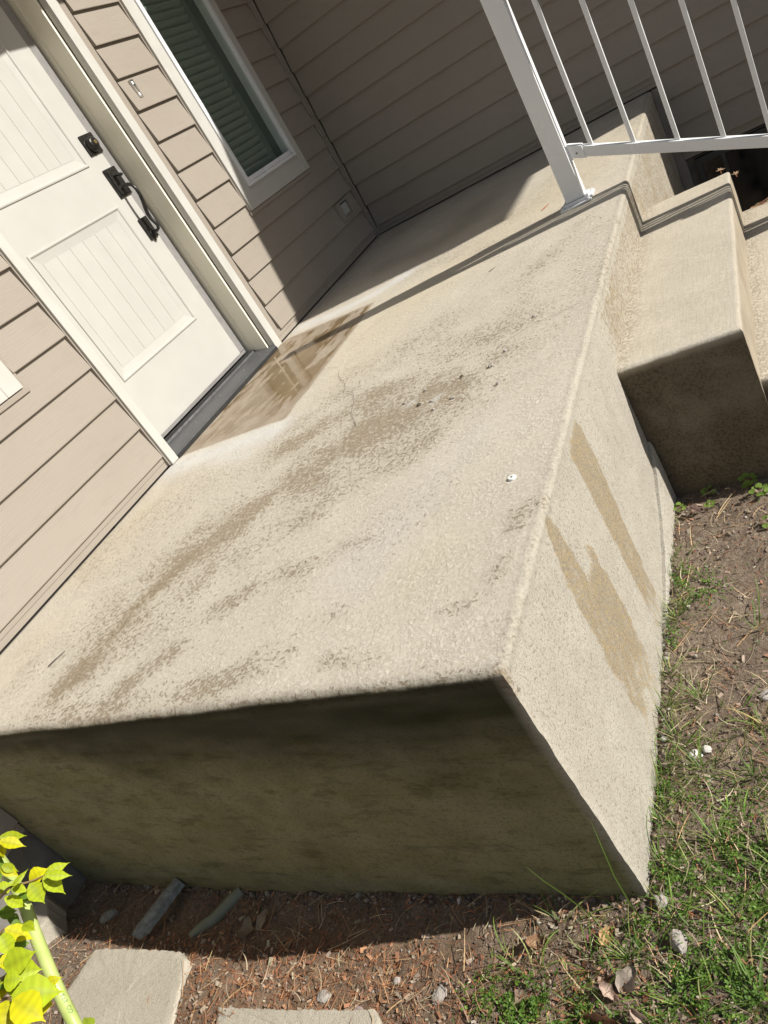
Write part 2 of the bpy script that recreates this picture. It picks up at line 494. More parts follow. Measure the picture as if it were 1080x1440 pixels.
PROF = [(.0200, 0), (.0206, .004), (.0198, .010), (.0030, .150), (.0030, .160), (-.005, .160), (-.005, .010), (.0, .002)]
plank_cache = {}
def plank_y(y0, y1, z, name='siding_plank'):
    L = round(y1 - y0, 4)
    if ('y', L) not in plank_cache:
        b = MB(); b.prism([(p, q) for p, q in PROF], 1, 0, L)
        o = b.build(name, M['siding'], door_wall); plank_cache[('y', L)] = o.data
    else:
        o = bpy.data.objects.new(name, plank_cache[('y', L)]); C.objects.link(o); o.parent = door_wall
    # boards are never hung perfectly alike
    o.location = (random.uniform(-.0008, .0008), y0, z + random.uniform(-.0006, .0006))
    return o
EX = .1524
for k in range(-3, 16):
    z = .055 + .152 * k
    if z < -.01:                                # below the porch: only beyond its near end
        plank_y(-8.0, -4.262, z); continue
    hit = [wn_ for wn_ in wins if z + EX > wn_[2] + .10 and z < wn_[3] - .08]
    plank_y(-8.0, (-3.990 - .012) if hit else D0 - .058, z)
    if hit: plank_y(-3.165 + .012, D0 - .058, z)
    if z < 2.1:
        plank_y(-1.612, -1.243 - .010 if hit else -.046, z)
        if hit: plank_y(-.42 + .010, -.046, z)
    else:
        plank_y(D0 - .058, -.046, z)
# starter strips along the foot of the wall
def strip(y0, y1, z0):
    b = MB(); b.prism([(-.006, z0), (.006, z0), (.006, z0 + .022), (.0085, z0 + .026), (.0085, z0 + .058), (-.006, z0 + .058)], 1, y0, y1)
    return b.build('starter_strip', M['siding'], house)
strip(-4.252, D0 - .052, .006); strip(D1 + .095, -.034, .006); strip(-8.0, -4.264, -.445)

# far wall
fw = MB()
fw.box(0.0, 4.45, .006, .2, -.45, WALL_TOP)
far_wall = fw.build('wall', M['sheathing'], house)
one_box('foundation', M['foundation_concrete'], house, .0, 4.45, .035, .25, -1.5, -.4502)
def plank_x(x0, x1, z):
    L = round(x1 - x0, 4)
    if ('x', L) not in plank_cache:
        b = MB(); b.prism([(-p, q) for p, q in PROF], 0, 0, L)
        o = b.build('siding_plank', M['siding'], far_wall); plank_cache[('x', L)] = o.data
    else:
        o = bpy.data.objects.new('siding_plank', plank_cache[('x', L)]); C.objects.link(o); o.parent = far_wall
    o.location = (x0, random.uniform(-.0008, .0008), z + random.uniform(-.0006, .0006))
for k in range(-3, 16):
    z = .062 + .152 * k
    if z < -.01: plank_x(1.985, 4.41, z)
    else: plank_x(.046, 4.41, z)
b = MB(); b.prism([(.006, .006), (-.006, .006), (-.006, .026), (-.009, .03), (-.009, .066), (.006, .066)], 0, .034, 1.983)
b.build('starter_strip', M['siding'], house)
b = MB(); b.prism([(.006, -.44), (-.008, -.44), (-.008, -.396), (.006, -.396)], 0, 1.985, 4.41)
b.build('starter_strip', M['siding'], house)
# inside corner post and end corner
b = MB()
b.box(-.004, .020, -.034, -.0202, .004, WALL_TOP); b.box(.0202, .034, -.020, .004, .004, WALL_TOP); b.box(-.004, .0200, -.020, .004, .004, WALL_TOP)
b.build('corner_trim', M['siding'], house, bevel=.002)
one_box('corner_trim', M['siding'], house, 4.41, 4.51, -.026, .06, -.45, WALL_TOP, .003)
one_box('corner_trim', M['corner_trim'], house, 1.932, 1.984, -.006, .03, -1.3, -.004)

# basement window low in the far wall
bw = MB()
for a in ((2.03, 3.00, -.50, -.465), (2.03, 3.00, -1.10, -1.06), (2.03, 2.06, -1.06, -.50), (2.97, 3.00, -1.06, -.50), (2.165, 2.185, -1.06, -.50)):
    bw.box(a[0], a[1], .0, .033, a[2], a[3])
basement = bw.build('basement_window', M['gasket_grey'], house)
basement.data.materials.clear()
simple('basement_frame', (.035, .04, .042), .5, .1, 20)
simple('basement_glass', (.006, .009, .012), .12, .1, 20)
basement.data.materials.append(M['basement_frame'])
o = one_box('pane', M['basement_glass'], basement, 2.06, 2.97, .018, .024, -1.06, -.50)

# roof: unseen eaves over door wall and wing, shaped to cast the porch shadows
def roof_part(x0, x1, y0, y1, z0, ridge_axis):
    b = MB(); h = .16
    b.box(x0, x1, y0, y1, z0, z0 + h)
    return b
b = roof_part(-3.0, 1.02, -9.0, -.675, WALL_TOP, 0); b.build('eave', M['soffit_white'], house)
b = roof_part(-3.0, 4.995, -.673, 5.0, WALL_TOP, 0); b.build('eave', M['soffit_white'], house)
b = MB()
b.add([(1.025, -9.05, 2.612), (1.025, -.9, 2.612), (-3, -.9, 4.2), (-3, -9.05, 4.2), (1.025, -9.05, 2.66), (1.025, -.9, 2.66), (-3, -.9, 4.25), (-3, -9.05, 4.25)],
      [(0, 1, 2, 3), (4, 5, 6, 7), (0, 1, 5, 4), (1, 2, 6, 5), (2, 3, 7, 6), (3, 0, 4, 7)])
b.build('roof', M['roof_shingle_grey'], house)
b = MB()
b.add([(-3, -.675, 2.613), (4.997, -.675, 2.613), (4.997, 3, 4.2), (-3, 3, 4.2), (-3, -.675, 2.64), (4.997, -.675, 2.64), (4.997, 3, 4.25), (-3, 3, 4.25)],
      [(0, 1, 2, 3), (4, 5, 6, 7), (0, 1, 5, 4), (1, 2, 6, 5), (2, 3, 7, 6), (3, 0, 4, 7)])
b.build('roof', M['roof_shingle_grey'], house)
one_box('wall', M['siding'], house, 4.25, 4.445, .21, 5.0, -1.0, WALL_TOP)

# ---- front door: casing, jambs, threshold, leaf with two planked panels, hardware
b = MB()
b.box(DX - .045, DX - .006, -2.757, -1.800, .086, 2.115)      # core behind stiles and rails
door = b.build('front_door', M['door_paint'], house)
P0, P1 = -2.626, -1.978
def door_bar(name, y0, y1, z0, z1): return one_box(name, M['door_paint'], door, DX - .0058, DX, y0, y1, z0, z1)
door_bar('stile', -2.757, P0, .086, 2.115); door_bar('stile', P1, -1.846, .086, 2.115)
door_bar('rail', P0, P1, .086, .363); door_bar('rail', P0, P1, .978, 1.170); door_bar('rail', P0, P1, 1.93, 2.115)
for z0, z1 in ((.363, .978), (1.170, 1.93)):
    m = MB()
    # moulding: raised bead, then a slope down to the planked field
    rings = [(0.0, .0), (.002, .006), (.008, .0075), (.013, .005), (.016, .0005), (.020, -.0005), (.045, -.0045), (.052, -.0055)]
    vs_ = []
    for ins, h in rings:
        for (y, z) in ((P0 + ins, z0 + ins), (P1 - ins, z0 + ins), (P1 - ins, z1 - ins), (P0 + ins, z1 - ins)):
            vs_.append((DX + h, y, z))
    fs = []
    for r in range(len(rings) - 1):
        for k in range(4):
            k2 = (k + 1) % 4
            fs.append((r * 4 + k, r * 4 + k2, (r + 1) * 4 + k2, (r + 1) * 4 + k))
    m.add(vs_, fs)
    m.build('panel_moulding', M['door_paint'], door)
    i0, i1 = P0 + .052, P1 - .052
    wd = (i1 - i0) / 6
    for k in range(6):
        p = MB(); y0 = i0 + k * wd + .0016; y1 = i0 + (k + 1) * wd - .0016
        p.prism([(DX - .0085, y0), (DX - .0045, y0 + .0012), (DX - .0045, y1 - .0012), (DX - .0085, y1)], 2, z0 + .0525, z1 - .0525)
        # prism along z keeps (x, y)
        p.build('panel_plank', M['door_paint'], door)
one_box('grey_strip', M['gasket_grey'], door, DX - .02, DX - .0015, -1.8455, -1.793, .088, 2.12)  # plain grey strip along the latch edge of the leaf
one_box('door_sweep', M['gasket_grey'], door, DX - .028, DX + .001, -2.757, -1.801, .070, .0855)
# dark slit round the leaf
one_box('door_gap', M['black_gap'], door, DX - .06, DX - .046, -2.79, -1.757, .02, 2.14)
# jambs (side boards running back from the casing)
one_box('jamb', M['jamb_paint_bounce'], door, -.19, -.008, -1.7745, -1.7575, .028, 2.14, .0015)
one_box('jamb', M['jamb_paint_bounce'], door, DX - .04, DX + .026, -1.7790, -1.7750, .030, 2.12)
one_box('jamb', M['jamb_paint_bounce'], door, -.19, -.006, -2.79, -2.760, .028, 2.14, .002)
one_box('jamb', M['jamb_paint_bounce'], door, -.19, -.006, -2.7595, -1.767, 2.118, 2.1405, .002)
one_box('casing', M['trim_paint'], door, -.0055, .032, -1.757, -1.694, .002, 2.20, .003)
one_box('casing', M['trim_paint'], door, -.0055, .032, -2.838, -2.790, .002, 2.20, .003)
one_box('casing', M['trim_paint'], door, -.0055, .032, -2.838, -1.694, 2.2005, 2.27, .003)
# siding channel beside the casings
one_box('siding_channel', M['siding'], door, -.004, .016, -1.6935, -1.668, .004, 2.27, .0015)
one_box('siding_channel', M['siding'], door, -.004, .002, -1.6675, -1.616, .004, 2.27)
one_box('siding_channel', M['siding'], door, -.004, .020, -2.8460, -2.8385, .006, 2.27, .0015)
# threshold: sloped metal sill with a ridge under the leaf
b = MB()
b.prism([(.034, .003), (.034, .020), (.024, .027), (-.085, .046), (-.090, .056), (-.100, .056), (-.106, .046), (-.18, .046), (-.18, .003)], 1, -2.789, -1.758)
b.v = [(p[0], p[1], p[2]) for p in b.v]
sill = b.build('threshold', M['threshold_grey'], door, bevel=.0015)
b = MB(); b.box(.0345, .0375, -2.788, -1.759, .0015, .017); b.build('threshold_lip', M['rubber_black'], door)
b = MB(); b.box(-.0985, -.0915, -2.788, -1.80, .0562, .068); b.build('sweep_seal', M['rubber_black'], door)
for yy in (-2.52, -2.28, -2.02, -1.84):
    b = MB(); b.tube([(-.028, yy, .0350), (-.028, yy, .0392)], .0042, 10); b.build('screw', M['silver_metal'], door)

# deadbolt
HY = -1.884
b = MB(); b.box(DX - .0001 + .0002, DX + .009, HY - .045, HY + .049, 1.203, 1.297)
db = b.build('deadbolt', M['dark_bronze'], door, bevel=.003)
b = MB()
cz = 1.246
b.tube([(DX + .009, HY, cz), (DX + .014, HY, cz), (DX + .030, HY, cz), (DX + .034, HY, cz)], [.034, .034, .029, .024], 28)
b.tube([(DX + .034, HY, cz), (DX + .037, HY, cz)], [.018, .017], 24)
b.build('lock_cylinder', M['dark_bronze'], door, smooth=True)
b = MB(); b.tube([(DX + .037, HY, cz), (DX + .0405, HY, cz)], .0085, 16)
b.box(DX + .0404, DX + .0412, HY - .0012, HY + .0012, cz - .006, cz + .006)
b.build('key_plug', M['brass'], door)
# handle set
b = MB()
b.box(DX + .0002, DX + .010, HY - .041, HY + .049, .995, 1.132)
b.box(DX + .0102, DX + .016, HY - .031, HY + .039, 1.005, 1.122)
b.build('handle_plate', M['dark_bronze'], door, bevel=.003)
b = MB()
b.box(DX + .0002, DX + .012, HY - .034, HY + .030, .776, .882)
b.tube([(DX + .012, HY, .80), (DX + .018, HY, .80)], .022, 20)
b.build('handle_plate', M['dark_bronze'], door, bevel=.003)
grip = [(DX + .014, HY, 1.028), (DX + .034, HY + .001, 1.031), (DX + .054, HY + .002, 1.030), (DX + .070, HY + .002, 1.018), (DX + .078, HY + .002, .996),
        (DX + .078, HY + .001, .968), (DX + .071, HY, .938), (DX + .060, HY - .001, .908), (DX + .052, HY - .001, .882), (DX + .052, HY - .001, .856), (DX + .058, HY, .834),
        (DX + .062, HY, .818), (DX + .056, HY, .804), (DX + .040, HY, .799), (DX + .016, HY, .799)]
b = MB(); b.tube(grip, [.011, .010, .0085, .0078, .008, .0085, .009, .0095, .0095, .009, .0085, .008, .0075, .0078, .010], 14)
b.build('handle_grip', M['dark_bronze'], door, smooth=True)
b = MB()
b.tube([(DX + .014, HY, 1.094), (DX + .024, HY, 1.094), (DX + .038, HY, 1.089), (DX + .050, HY, 1.080), (DX + .056, HY, 1.070)], [.009, .010, .011, .0115, .010], 12, flat=1.0)
b.v = [(v[0], v[1], 1.085 + (v[2] - 1.085) * .62) for v in b.v]
b.build('thumb_latch', M['dark_bronze'], door, smooth=True)
b = MB(); b.tube([(DX + .006, HY - .004, .777), (DX + .006, HY - .004, .762)], .0038, 10); b.build('screw', M['dark_bronze'], door)

# ---- windows
def make_window(a, b1, z0, z1, blinds_to):
    cw = .092
    root = MB()
    root.box(-.12, -.006, a + cw + .002, b1 - .082, z0 + .104, z0 + .112)
    win = root.build('window', M['interior_liner'], house)
    one_box('casing', M['trim_paint'], win, -.0055, .030, a, a + cw, z0, z1, .003)
    one_box('casing', M['trim_paint'], win, -.0055, .030, b1 - .080, b1, z0, z1, .003)
    one_box('casing', M['trim_paint'], win, -.0055, .030, a + cw + .0004, b1 - .0804, z0, z0 + .104, .003)
    one_box('casing', M['trim_paint'], win, -.0055, .030, a + cw + .0004, b1 - .0804, z1 - .09, z1, .003)
    ya, yb, za, zb = a + cw + .001, b1 - .081, z0 + .105, z1 - .091
    # vinyl frame in two steps
    for (i0, i1, x0, x1) in ((.000, .020, -.03, .0385), (.0202, .044, -.03, .0300)):
        f = MB()
        f.box(x0, x1, ya + i0, ya + i1, za + i0, zb - i0)
        f.box(x0, x1, yb - i1 * (.6 if i0 else 1) , yb - i0 * (1.0), za + i0, zb - i0)
        f.box(x0, x1, ya + i1 + .0002, yb - i1 - .0002, za + i0, za + i1)
        f.box(x0, x1, ya + i1 + .0002, yb - i1 - .0002, zb - i1, zb - i0)
        f.build('frame', M['vinyl_white'], win, bevel=.002)
    ga, gb, gz0, gz1 = ya + .045, yb - .027, za + .045, zb - .045
    # fill between the two frame steps on the narrow side
    one_box('pane', M['window_glass'], win, .0145, .0175, ga - .012, gb + .012, gz0 - .012, gz1 + .012)
    one_box('glazing_bead', M['trim_paint'], win, .0302, .041, ya + .004, yb - .004, za - .006, za - .001)
    # interior: dark room with pale liner on the far side
    r = MB()
    r.box(-.60, -.59, ga - .3, gb + .3, gz0 - .3, gz1 + .3)
    r.build('room', M['interior_dark'], win)
    one_box('liner', M['interior_liner'], win, -.19, -.031, gb + .004, gb + .02, gz0 - .02, gz1 + .02)
    one_box('liner', M['interior_liner'], win, -.19, -.031, ga - .02, ga - .004, gz0 - .02, gz1 + .02)
    one_box('liner', M['interior_liner'], win, -.085, -.080, blinds_to - .004, gb + .004, gz0 - .02, gz1 + .02)
    n = 0; z = gz0 - .004; first = None
    bl0, bl1 = ga - .003, blinds_to
    while z < gz1:
        if first is None:
            s = MB()
            prof = []
            for i in range(6):
                u = i / 5.0
                prof.append((-.018 + .018 * u + .004 * math.sin(math.pi * u), .040 * u))
            prof += [(p[0] - .0012, p[1] + .0012) for p in prof[::-1]]
            s.prism(prof, 1, bl0, bl1)
            first = s.build('blind_slat', M['blind'], win, smooth=True)
            first.location = (-.062, 0, z)
        else:
            c_ = first.copy(); C.objects.link(c_); c_.location = (-.062 + random.uniform(-.001, .001), 0, z)
            c_.rotation_euler = (random.uniform(-.004, .004), 0, 0)
        z += .041
    # siding channel round the casing
    one_box('siding_channel', M['siding'], win, -.004, .017, a - .009, a - .0005, z0 - .006, z1, .0015)
    one_box('siding_channel', M['siding'], win, -.004, .017, b1 + .0005, b1 + .022, z0 - .022, z1, .0015)
    one_box('siding_channel', M['siding'], win, -.004, .022, a - .020, b1 + .0221, z0 - .024, z0 - .0025, .0015)
    return win
make_window(*wins[0], -.610)
make_window(*wins[1], -3.30)

# outlet in its siding block, low on the door wall
out = thing('wall_outlet', 'taupe weatherproof electrical outlet low on the siding by the corner, under the window', 'outlet', (.015, -.25, .29))
b = MB()
y0, y1, z0, z1 = -.375, -.125, .228, .352
for a in ((y0, -.315, z0, z1), (-.195, y1, z0, z1), (-.3148, -.1952, z0, .247), (-.3148, -.1952, .335, z1)):
    b.box(.001, .030, *a)
b.build('mounting_block', M['siding'], out, bevel=.003)
one_box('recess', M['black_gap'], out, .0, .008, -.3146, -.1954, .2472, .3348)
one_box('cover_plate', M['outlet_taupe'], out, .0082, .020, -.302, -.208, .258, .326, .003)
b = MB()
for yc in (-.280, -.232):
    b.box(.0201, .0255, yc - .017, yc + .017, .272, .312)
b.build('socket', M['outlet_taupe'], out, bevel=.004)
b = MB()
for yc in (-.280, -.232):
    for dz in (-.008, .008):
        b.box(.0256, .0262, yc - .006, yc + .004, .292 + dz - .0014, .292 + dz + .0014)
    b.box(.0256, .0262, yc + .007, yc + .011, .290, .294)
b.build('slot', M['rubber_black'], out)

# doorbell bracket left on the siding
bell = thing('doorbell_bracket', 'small clear and silver doorbell bracket screwed to the siding between door and window', 'doorbell', (.015, -1.53, 1.36))
b = MB()
b.box(.006, .020, -1.5415, -1.5375, 1.318, 1.404); b.box(.006, .020, -1.5175, -1.5135, 1.318, 1.404)
b.box(.006, .019, -1.5373, -1.5177, 1.318, 1.322); b.box(.006, .019, -1.5373, -1.5177, 1.400, 1.404)
b.build('frame', M['silver_metal'], bell, bevel=.001)
one_box('backplate', M['rust_brown'], bell, .0055, .0085, -1.5372, -1.5178, 1.3222, 1.3998)
for zz in (1.334, 1.388):
    b = MB(); b.box(.0087, .0185, -1.534, -1.521, zz - .008, zz + .008); b.build('mount_clip', M['vinyl_white'], bell, bevel=.002)
b = MB(); b.tube([(.012, -1.5275, 1.318), (.014, -1.527, 1.309), (.011, -1.5265, 1.303)], .0032, 8); b.build('wire', M['rubber_black'], bell)

# ------------------------------------------------------------------ concrete porch
W, L = 1.930, 4.258

def ground_z(x, y):
    """height of the soil"""
    x = np.asarray(x, float); y = np.asarray(y, float)
    a = np.interp(x, [-3, 0, .45, .92, 1.2, 1.6, 1.9, 2.6, 4, 60], [-.79, -.765, -.752, -.738, -.716, -.680, -.656, -.66, -.67, -.70])
    b_ = np.interp(x, [-3, 0, 1.2, 1.9, 2.6, 60], [-.70, -.688, -.675, -.66, -.665, -.70])
    t = np.clip((-4.33 - y) / .22, 0, 1); t = t * t * (3 - 2 * t)
    z = a * (1 - t) + b_ * t
    # side yard by the porch flank
    s = np.clip((x - 1.93) / .02, 0, 1) * np.clip((y + 4.35) / .1, 0, 1)
    z = z * (1 - s) + np.interp(y, [-4.3, -3.6, -3.2, -2.9], [-.655, -.650, -.652, -.665]) * s
    # behind the steps: window well, made wider and deeper to keep the ground there in shade
    s = np.clip((y + 1.75) / .12, 0, 1) * np.clip((x - 1.9) / .05, 0, 1)
    well = np.clip((3.25 - x) / .1, 0, 1)
    return z * (1 - s) + (-1.28 * well - .58 * (1 - well)) * s

def slab_mesh(x0, x1, y0, y1, zt, zb, r, cell, zcell, seed, top_amp=.0016, side_amp=.0022):
    """box with rounded top edges, densely meshed"""
    xs = np.linspace(x0 + r, x1 - r, max(2, int((x1 - x0 - 2 * r) / cell) + 1))
    ys = np.linspace(y0 + r, y1 - r, max(2, int((y1 - y0 - 2 * r) / cell) + 1))
    nx, ny = len(xs), len(ys)
    X, Y = np.meshgrid(xs, ys, indexing='ij')
    top = np.stack([X.ravel(), Y.ravel(), np.full(nx * ny, zt)], 1)
    idx = np.arange(nx * ny).reshape(nx, ny)
    F = np.stack([idx[:-1, :-1].ravel(), idx[1:, :-1].ravel(), idx[1:, 1:].ravel(), idx[:-1, 1:].ravel()], 1)
    per = np.concatenate([idx[:, 0], idx[-1, 1:], idx[-2::-1, -1], idx[0, -2:0:-1]])
    pv = top[per]
    n = np.zeros((len(per), 2))
    n[pv[:, 1] <= y0 + r + 1e-9, 1] -= 1
    n[pv[:, 1] >= y1 - r - 1e-9, 1] += 1
    n[pv[:, 0] <= x0 + r + 1e-9, 0] -= 1
    n[pv[:, 0] >= x1 - r - 1e-9, 0] += 1
    rings = []
    for a in np.linspace(0, math.pi / 2, 8)[1:]:
        q = pv.copy(); q[:, :2] += n * r * math.sin(a); q[:, 2] = zt - r * (1 - math.cos(a)); rings.append(q)
    zz = np.arange(zt - r - zcell, zb, -zcell)
    for z in list(zz) + [zb]:
        q = pv.copy(); q[:, :2] += n * r; q[:, 2] = z; rings.append(q)
    V = np.concatenate([top] + rings)
    m = len(per); base = nx * ny; faces = [F]
    prev = per
    for k in range(len(rings)):
        cur = base + k * m + np.arange(m)
        faces.append(np.stack([prev, cur, np.roll(cur, -1), np.roll(prev, -1)], 1))
        prev = cur
    F = np.concatenate(faces)
    return V, F, nx * ny

def seg_dist(P, pts):
    P = np.asarray(P, float); best = np.full(len(P), 1e9)
    for i in range(len(pts) - 1):
        a = np.array(pts[i]); b = np.array(pts[i + 1]); d = b - a
        t = np.clip(((P - a) @ d) / max(1e-12, d @ d), 0, 1)
        best = np.minimum(best, np.hypot(*(P - a - t[:, None] * d).T))
    return best
def blob(P, pts, w):
    return np.exp(-(seg_dist(P, pts) / w) ** 2)
def sstep(v, a, b):
    t = np.clip((v - a) / (b - a), 0, 1); return t * t * (3 - 2 * t)
def set_attr(me, name, arr):
    a = me.attributes.new(name, 'FLOAT', 'POINT'); a.data.foreach_set('value', np.asarray(arr, np.float32))
def np_mesh(name, V, F):
    me = bpy.data.meshes.new(name)
    me.vertices.add(len(V)); me.vertices.foreach_set('co', np.asarray(V, np.float32).ravel())
    k = F.shape[1]
    me.loops.add(F.size); me.loops.foreach_set('vertex_index', F.astype(np.int32).ravel())
    me.polygons.add(len(F)); me.polygons.foreach_set('loop_start', np.arange(0, F.size, k, dtype=np.int32))
    me.polygons.foreach_set('loop_total', np.full(len(F), k, np.int32))
    me.update(calc_edges=True)
    return me

V, F, ntop = slab_mesh(.001, W, -L, -.004, 0.0, -.95, .016, .0115, .016, 1)
P2 = V[:, :2].copy()
warp = np.stack([vnoise(V, 9, 3) - .5, vnoise(V, 9, 4) - .5], 1)
Pw = P2 + warp * .07
Pf = P2 + warp * .03 + np.stack([vnoise(V, 40, 5) - .5, vnoise(V, 40, 6) - .5], 1) * .02
istop = V[:, 2] > -.017
top = istop.astype(float)
# worn, dirty streaks that run along the slab
stain = 0
for pts, w_, s_ in [
    ([(.60, -4.15), (.64, -4.02), (.66, -3.88), (.70, -3.72), (.78, -3.60)], .050, 1.0),
    ([(.78, -3.60), (.88, -3.50), (1.00, -3.40), (1.10, -3.30), (1.22, -3.24), (1.36, -3.19), (1.48, -3.17)], .105, 1.0),
    ([(.95, -3.50), (1.18, -3.58), (1.30, -3.48), (1.48, -3.38)], .085, .62),
    ([(.88, -3.10), (1.01, -3.03), (1.14, -2.96), (1.32, -2.98), (1.48, -3.05)], .10, .80),
    ([(.84, -4.21), (.91, -4.14), (.98, -4.06)], .045, .85),
    ([(1.05, -3.93), (1.14, -3.89)], .035, .6),
    ([(.66, -3.9), (1.0, -3.45), (1.35, -3.15), (1.5, -2.9)], .22, .56),
    ([(1.0, -4.1), (1.5, -4.0), (1.85, -3.95)], .12, .12),
    ([(1.20, -3.87), (1.40, -3.82), (1.5, -3.80)], .030, .5),
    ([(1.42, -4.08), (1.50, -4.05)], .028, .4),
    ([(.62, -4.22), (.9, -4.225), (1.3, -4.18), (1.40, -4.14)], .032, .7),
    ([(1.55, -4.17), (1.64, -4.19)], .024, .5),
    ([(1.89, -3.82), (1.885, -3.88)], .022, .6),
    ([(1.875, -3.99), (1.87, -4.03)], .018, .5),
    ([(1.83, -4.08), (1.79, -4.10)], .016, .4),
    ([(.95, -2.75), (1.15, -2.62), (1.30, -2.50)], .13, .40),
    ([(1.2, -2.9), (1.45, -2.75), (1.62, -2.65)], .10, .35),
    ([(1.60, -2.45), (1.72, -2.2), (1.80, -2.05)], .06, .40),
    ([(.80, -2.95), (.95, -2.85), (1.0, -2.7)], .08, .45),
    ([(1.55, -3.3), (1.68, -3.2), (1.72, -3.05)], .05, .35),
    ([(1.3, -1.4), (1.5, -1.1), (1.6, -.8)], .10, .3),
]:
    stain = np.maximum(stain, s_ * blob(Pw, pts, w_ * 1.65))
stain = np.clip(stain * (.10 + 1.5 * vnoise(V, 11, 8, 5)), 0, .88) * top
stain = np.maximum(stain, .30 * sstep(vnoise(V, 3.2, 9), .35, .8) * top)
olive = np.zeros(len(V))
for pts, w_, s_ in [([(.61, -4.12), (.65, -3.98), (.665, -3.86), (.70, -3.73), (.74, -3.64)], .036, .9), ([(.60, -3.70), (.66, -3.66), (.72, -3.64)], .020, .7),
                    ([(.25, -4.02), (.30, -3.97)], .016, .35), ([(.40, -3.33), (.43, -3.30)], .010, .5), ([(.45, -4.02), (.47, -3.98)], .006, .9)]:
    olive = np.maximum(olive, s_ * blob(Pf, pts, w_))
olive *= top
pale = np.zeros(len(V))
for pts, w_, s_ in [([(.04, -2.87), (.35, -2.885), (.66, -2.90)], .085, 1.0), ([(.35, -2.95), (.60, -3.04)], .045, .6), ([(.08, -1.53), (.35, -1.60), (.62, -1.58), (.78, -1.50)], .060, 1.0),
                    ([(1.46, -3.16), (1.47, -3.13)], .012, .8), ([(1.36, -3.13), (1.38, -3.10)], .012, .7), ([(1.55, -3.80), (1.62, -3.72)], .05, .35), ([(1.5, -3.9), (1.7, -3.5)], .12, .25)]:
    pale = np.maximum(pale, s_ * blob(Pf, pts, w_))
pale *= top
# straight-edged brown patch where a doormat lay
MX, MY0, MY1 = .675, -2.765, -1.635
def mat_mask(x, y, e=.008):
    return sstep(MX - x, -e, e) * sstep(y - (MY0 - .06 * x / .68), -e, e) * sstep((MY1 - .10 * x / .68) - y, -e, e)
mat = mat_mask(Pf[:, 0] * .35 + P2[:, 0] * .65, Pf[:, 1] * .35 + P2[:, 1] * .65) * top
mat *= 1 - .8 * blob(Pf, [(.0, -2.8), (.0, -1.6)], .030)
pale *= 1 - mat
stain *= 1 - mat
yellow = np.zeros(len(V))
for pts, w_, s_ in [([(1.66, -3.72), (1.72, -3.55)], .10, .55), ([(1.66, -3.98), (1.70, -3.90)], .08, .65), ([(.10, -3.5), (.14, -3.2)], .13, .7), ([(.85, -2.2), (1.2, -1.75), (1.55, -1.35), (1.75, -.9)], .30, .75),
                    ([(.9, -2.55), (1.05, -2.3)], .16, .6), ([(1.0, -1.2), (1.0, -.6)], .25, .6), ([(.1, -4.1), (.2, -3.9)], .12, .35)]:
    yellow = np.maximum(yellow, s_ * blob(Pw, pts, w_))
yellow *= top * (.5 + .8 * vnoise(V, 3, 12))
# darker, algae-greened floor that never gets sun, near the inner corner
line = np.exp(-(seg_dist(P2 + warp * .006, [(.222, -3.101), (.20, -3.25), (.13, -3.35), (.10, -3.45), (.14, -3.58), (.165, -3.66), (.20, -3.695), (.341, -3.698), (.487, -3.694), (.614, -3.679)]) / .0055) ** 2) * top * .7
line = np.maximum(line, np.exp(-(seg_dist(P2 + warp * .004, [(.02, -4.0), (.02, -3.0)]) / .006) ** 2) * top * .5)
dark_tone = .55 * blob(Pw, [(.5, -1.05), (.85, -1.15), (1.0, -1.0), (1.0, -.8)], .17) * top  # moist, algae-darkened floor
dark_tone = np.maximum(dark_tone, .6 * blob(Pw, [(.02, -.8), (.02, -.02), (1.2, -.02)], .05) * top)
vert = V[:, 2] < -.012
nearf = V[:, 1] < -L + .004
outf = V[:, 0] > W - .004
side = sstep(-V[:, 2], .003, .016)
Y, Z = V[:, 1] + (vnoise(V, 30, 14) - .5) * .026 + (vnoise(V, 90, 15) - .5) * .012, V[:, 2]
oz = outf & ~nearf
o1 = sstep(Y, -3.600, -3.585) * sstep(-3.455 - .03 * sstep(-Z, .1, .5) - Y, -.008, .008) * sstep(-Z, .012, .05)
o1 *= 1 - .6 * sstep(-Z, .0, .05) * 0
fork_l = np.interp(-Z, [0, .05, .15, .65], [-3.885, -3.90, -3.925, -3.93])
fork_r = np.interp(-Z, [0, .05, .12, .20, .30, .65], [-3.845, -3.835, -3.82, -3.72, -3.715, -3.73])
o2 = sstep(Y - fork_l, -.008, .010) * sstep(fork_r - Y, -.008, .010)
wedge = sstep(Y, -3.835, -3.815) * sstep(-3.765 + .25 * (-Z - .28) * 0 - Y, -.01, .01) * sstep(.23 + .3 * 0 + Z, -.01, .03)
o2 *= 1 - wedge
ochre = np.maximum(o1, o2 * .95) * oz * sstep(-Z, .008, .02)
ochre *= .75 + .5 * vnoise(V * np.array([1, 1, .25]), 25, 16)
ochre = np.clip(ochre, 0, 1) * (1 - .55 * sstep(-Z, .45, .65))
ochre = np.maximum(ochre, .5 * blob(np.stack([V[:, 1], V[:, 2]], 1) + warp * .02, [(-2.99, -.22), (-3.03, -.40)], .012) * oz)
# riser face above the first step: brown and gritty
riser = oz & (V[:, 1] > -3.0)
rs = sstep(V[:, 1], -3.02, -2.80) * sstep(-Z, .02, .05) * oz
stain = np.maximum(stain, rs * (.30 + .4 * vnoise(V, 12, 17)))
ochre = np.maximum(ochre, rs * .55 * sstep(vnoise(V, 8, 18), .42, .62))
# corner chipping
stain = np.maximum(stain, .85 * blob(np.stack([V[:, 0], V[:, 1]], 1), [(1.915, -L + .01), (1.925, -L)], .013) * (V[:, 2] > -.05))
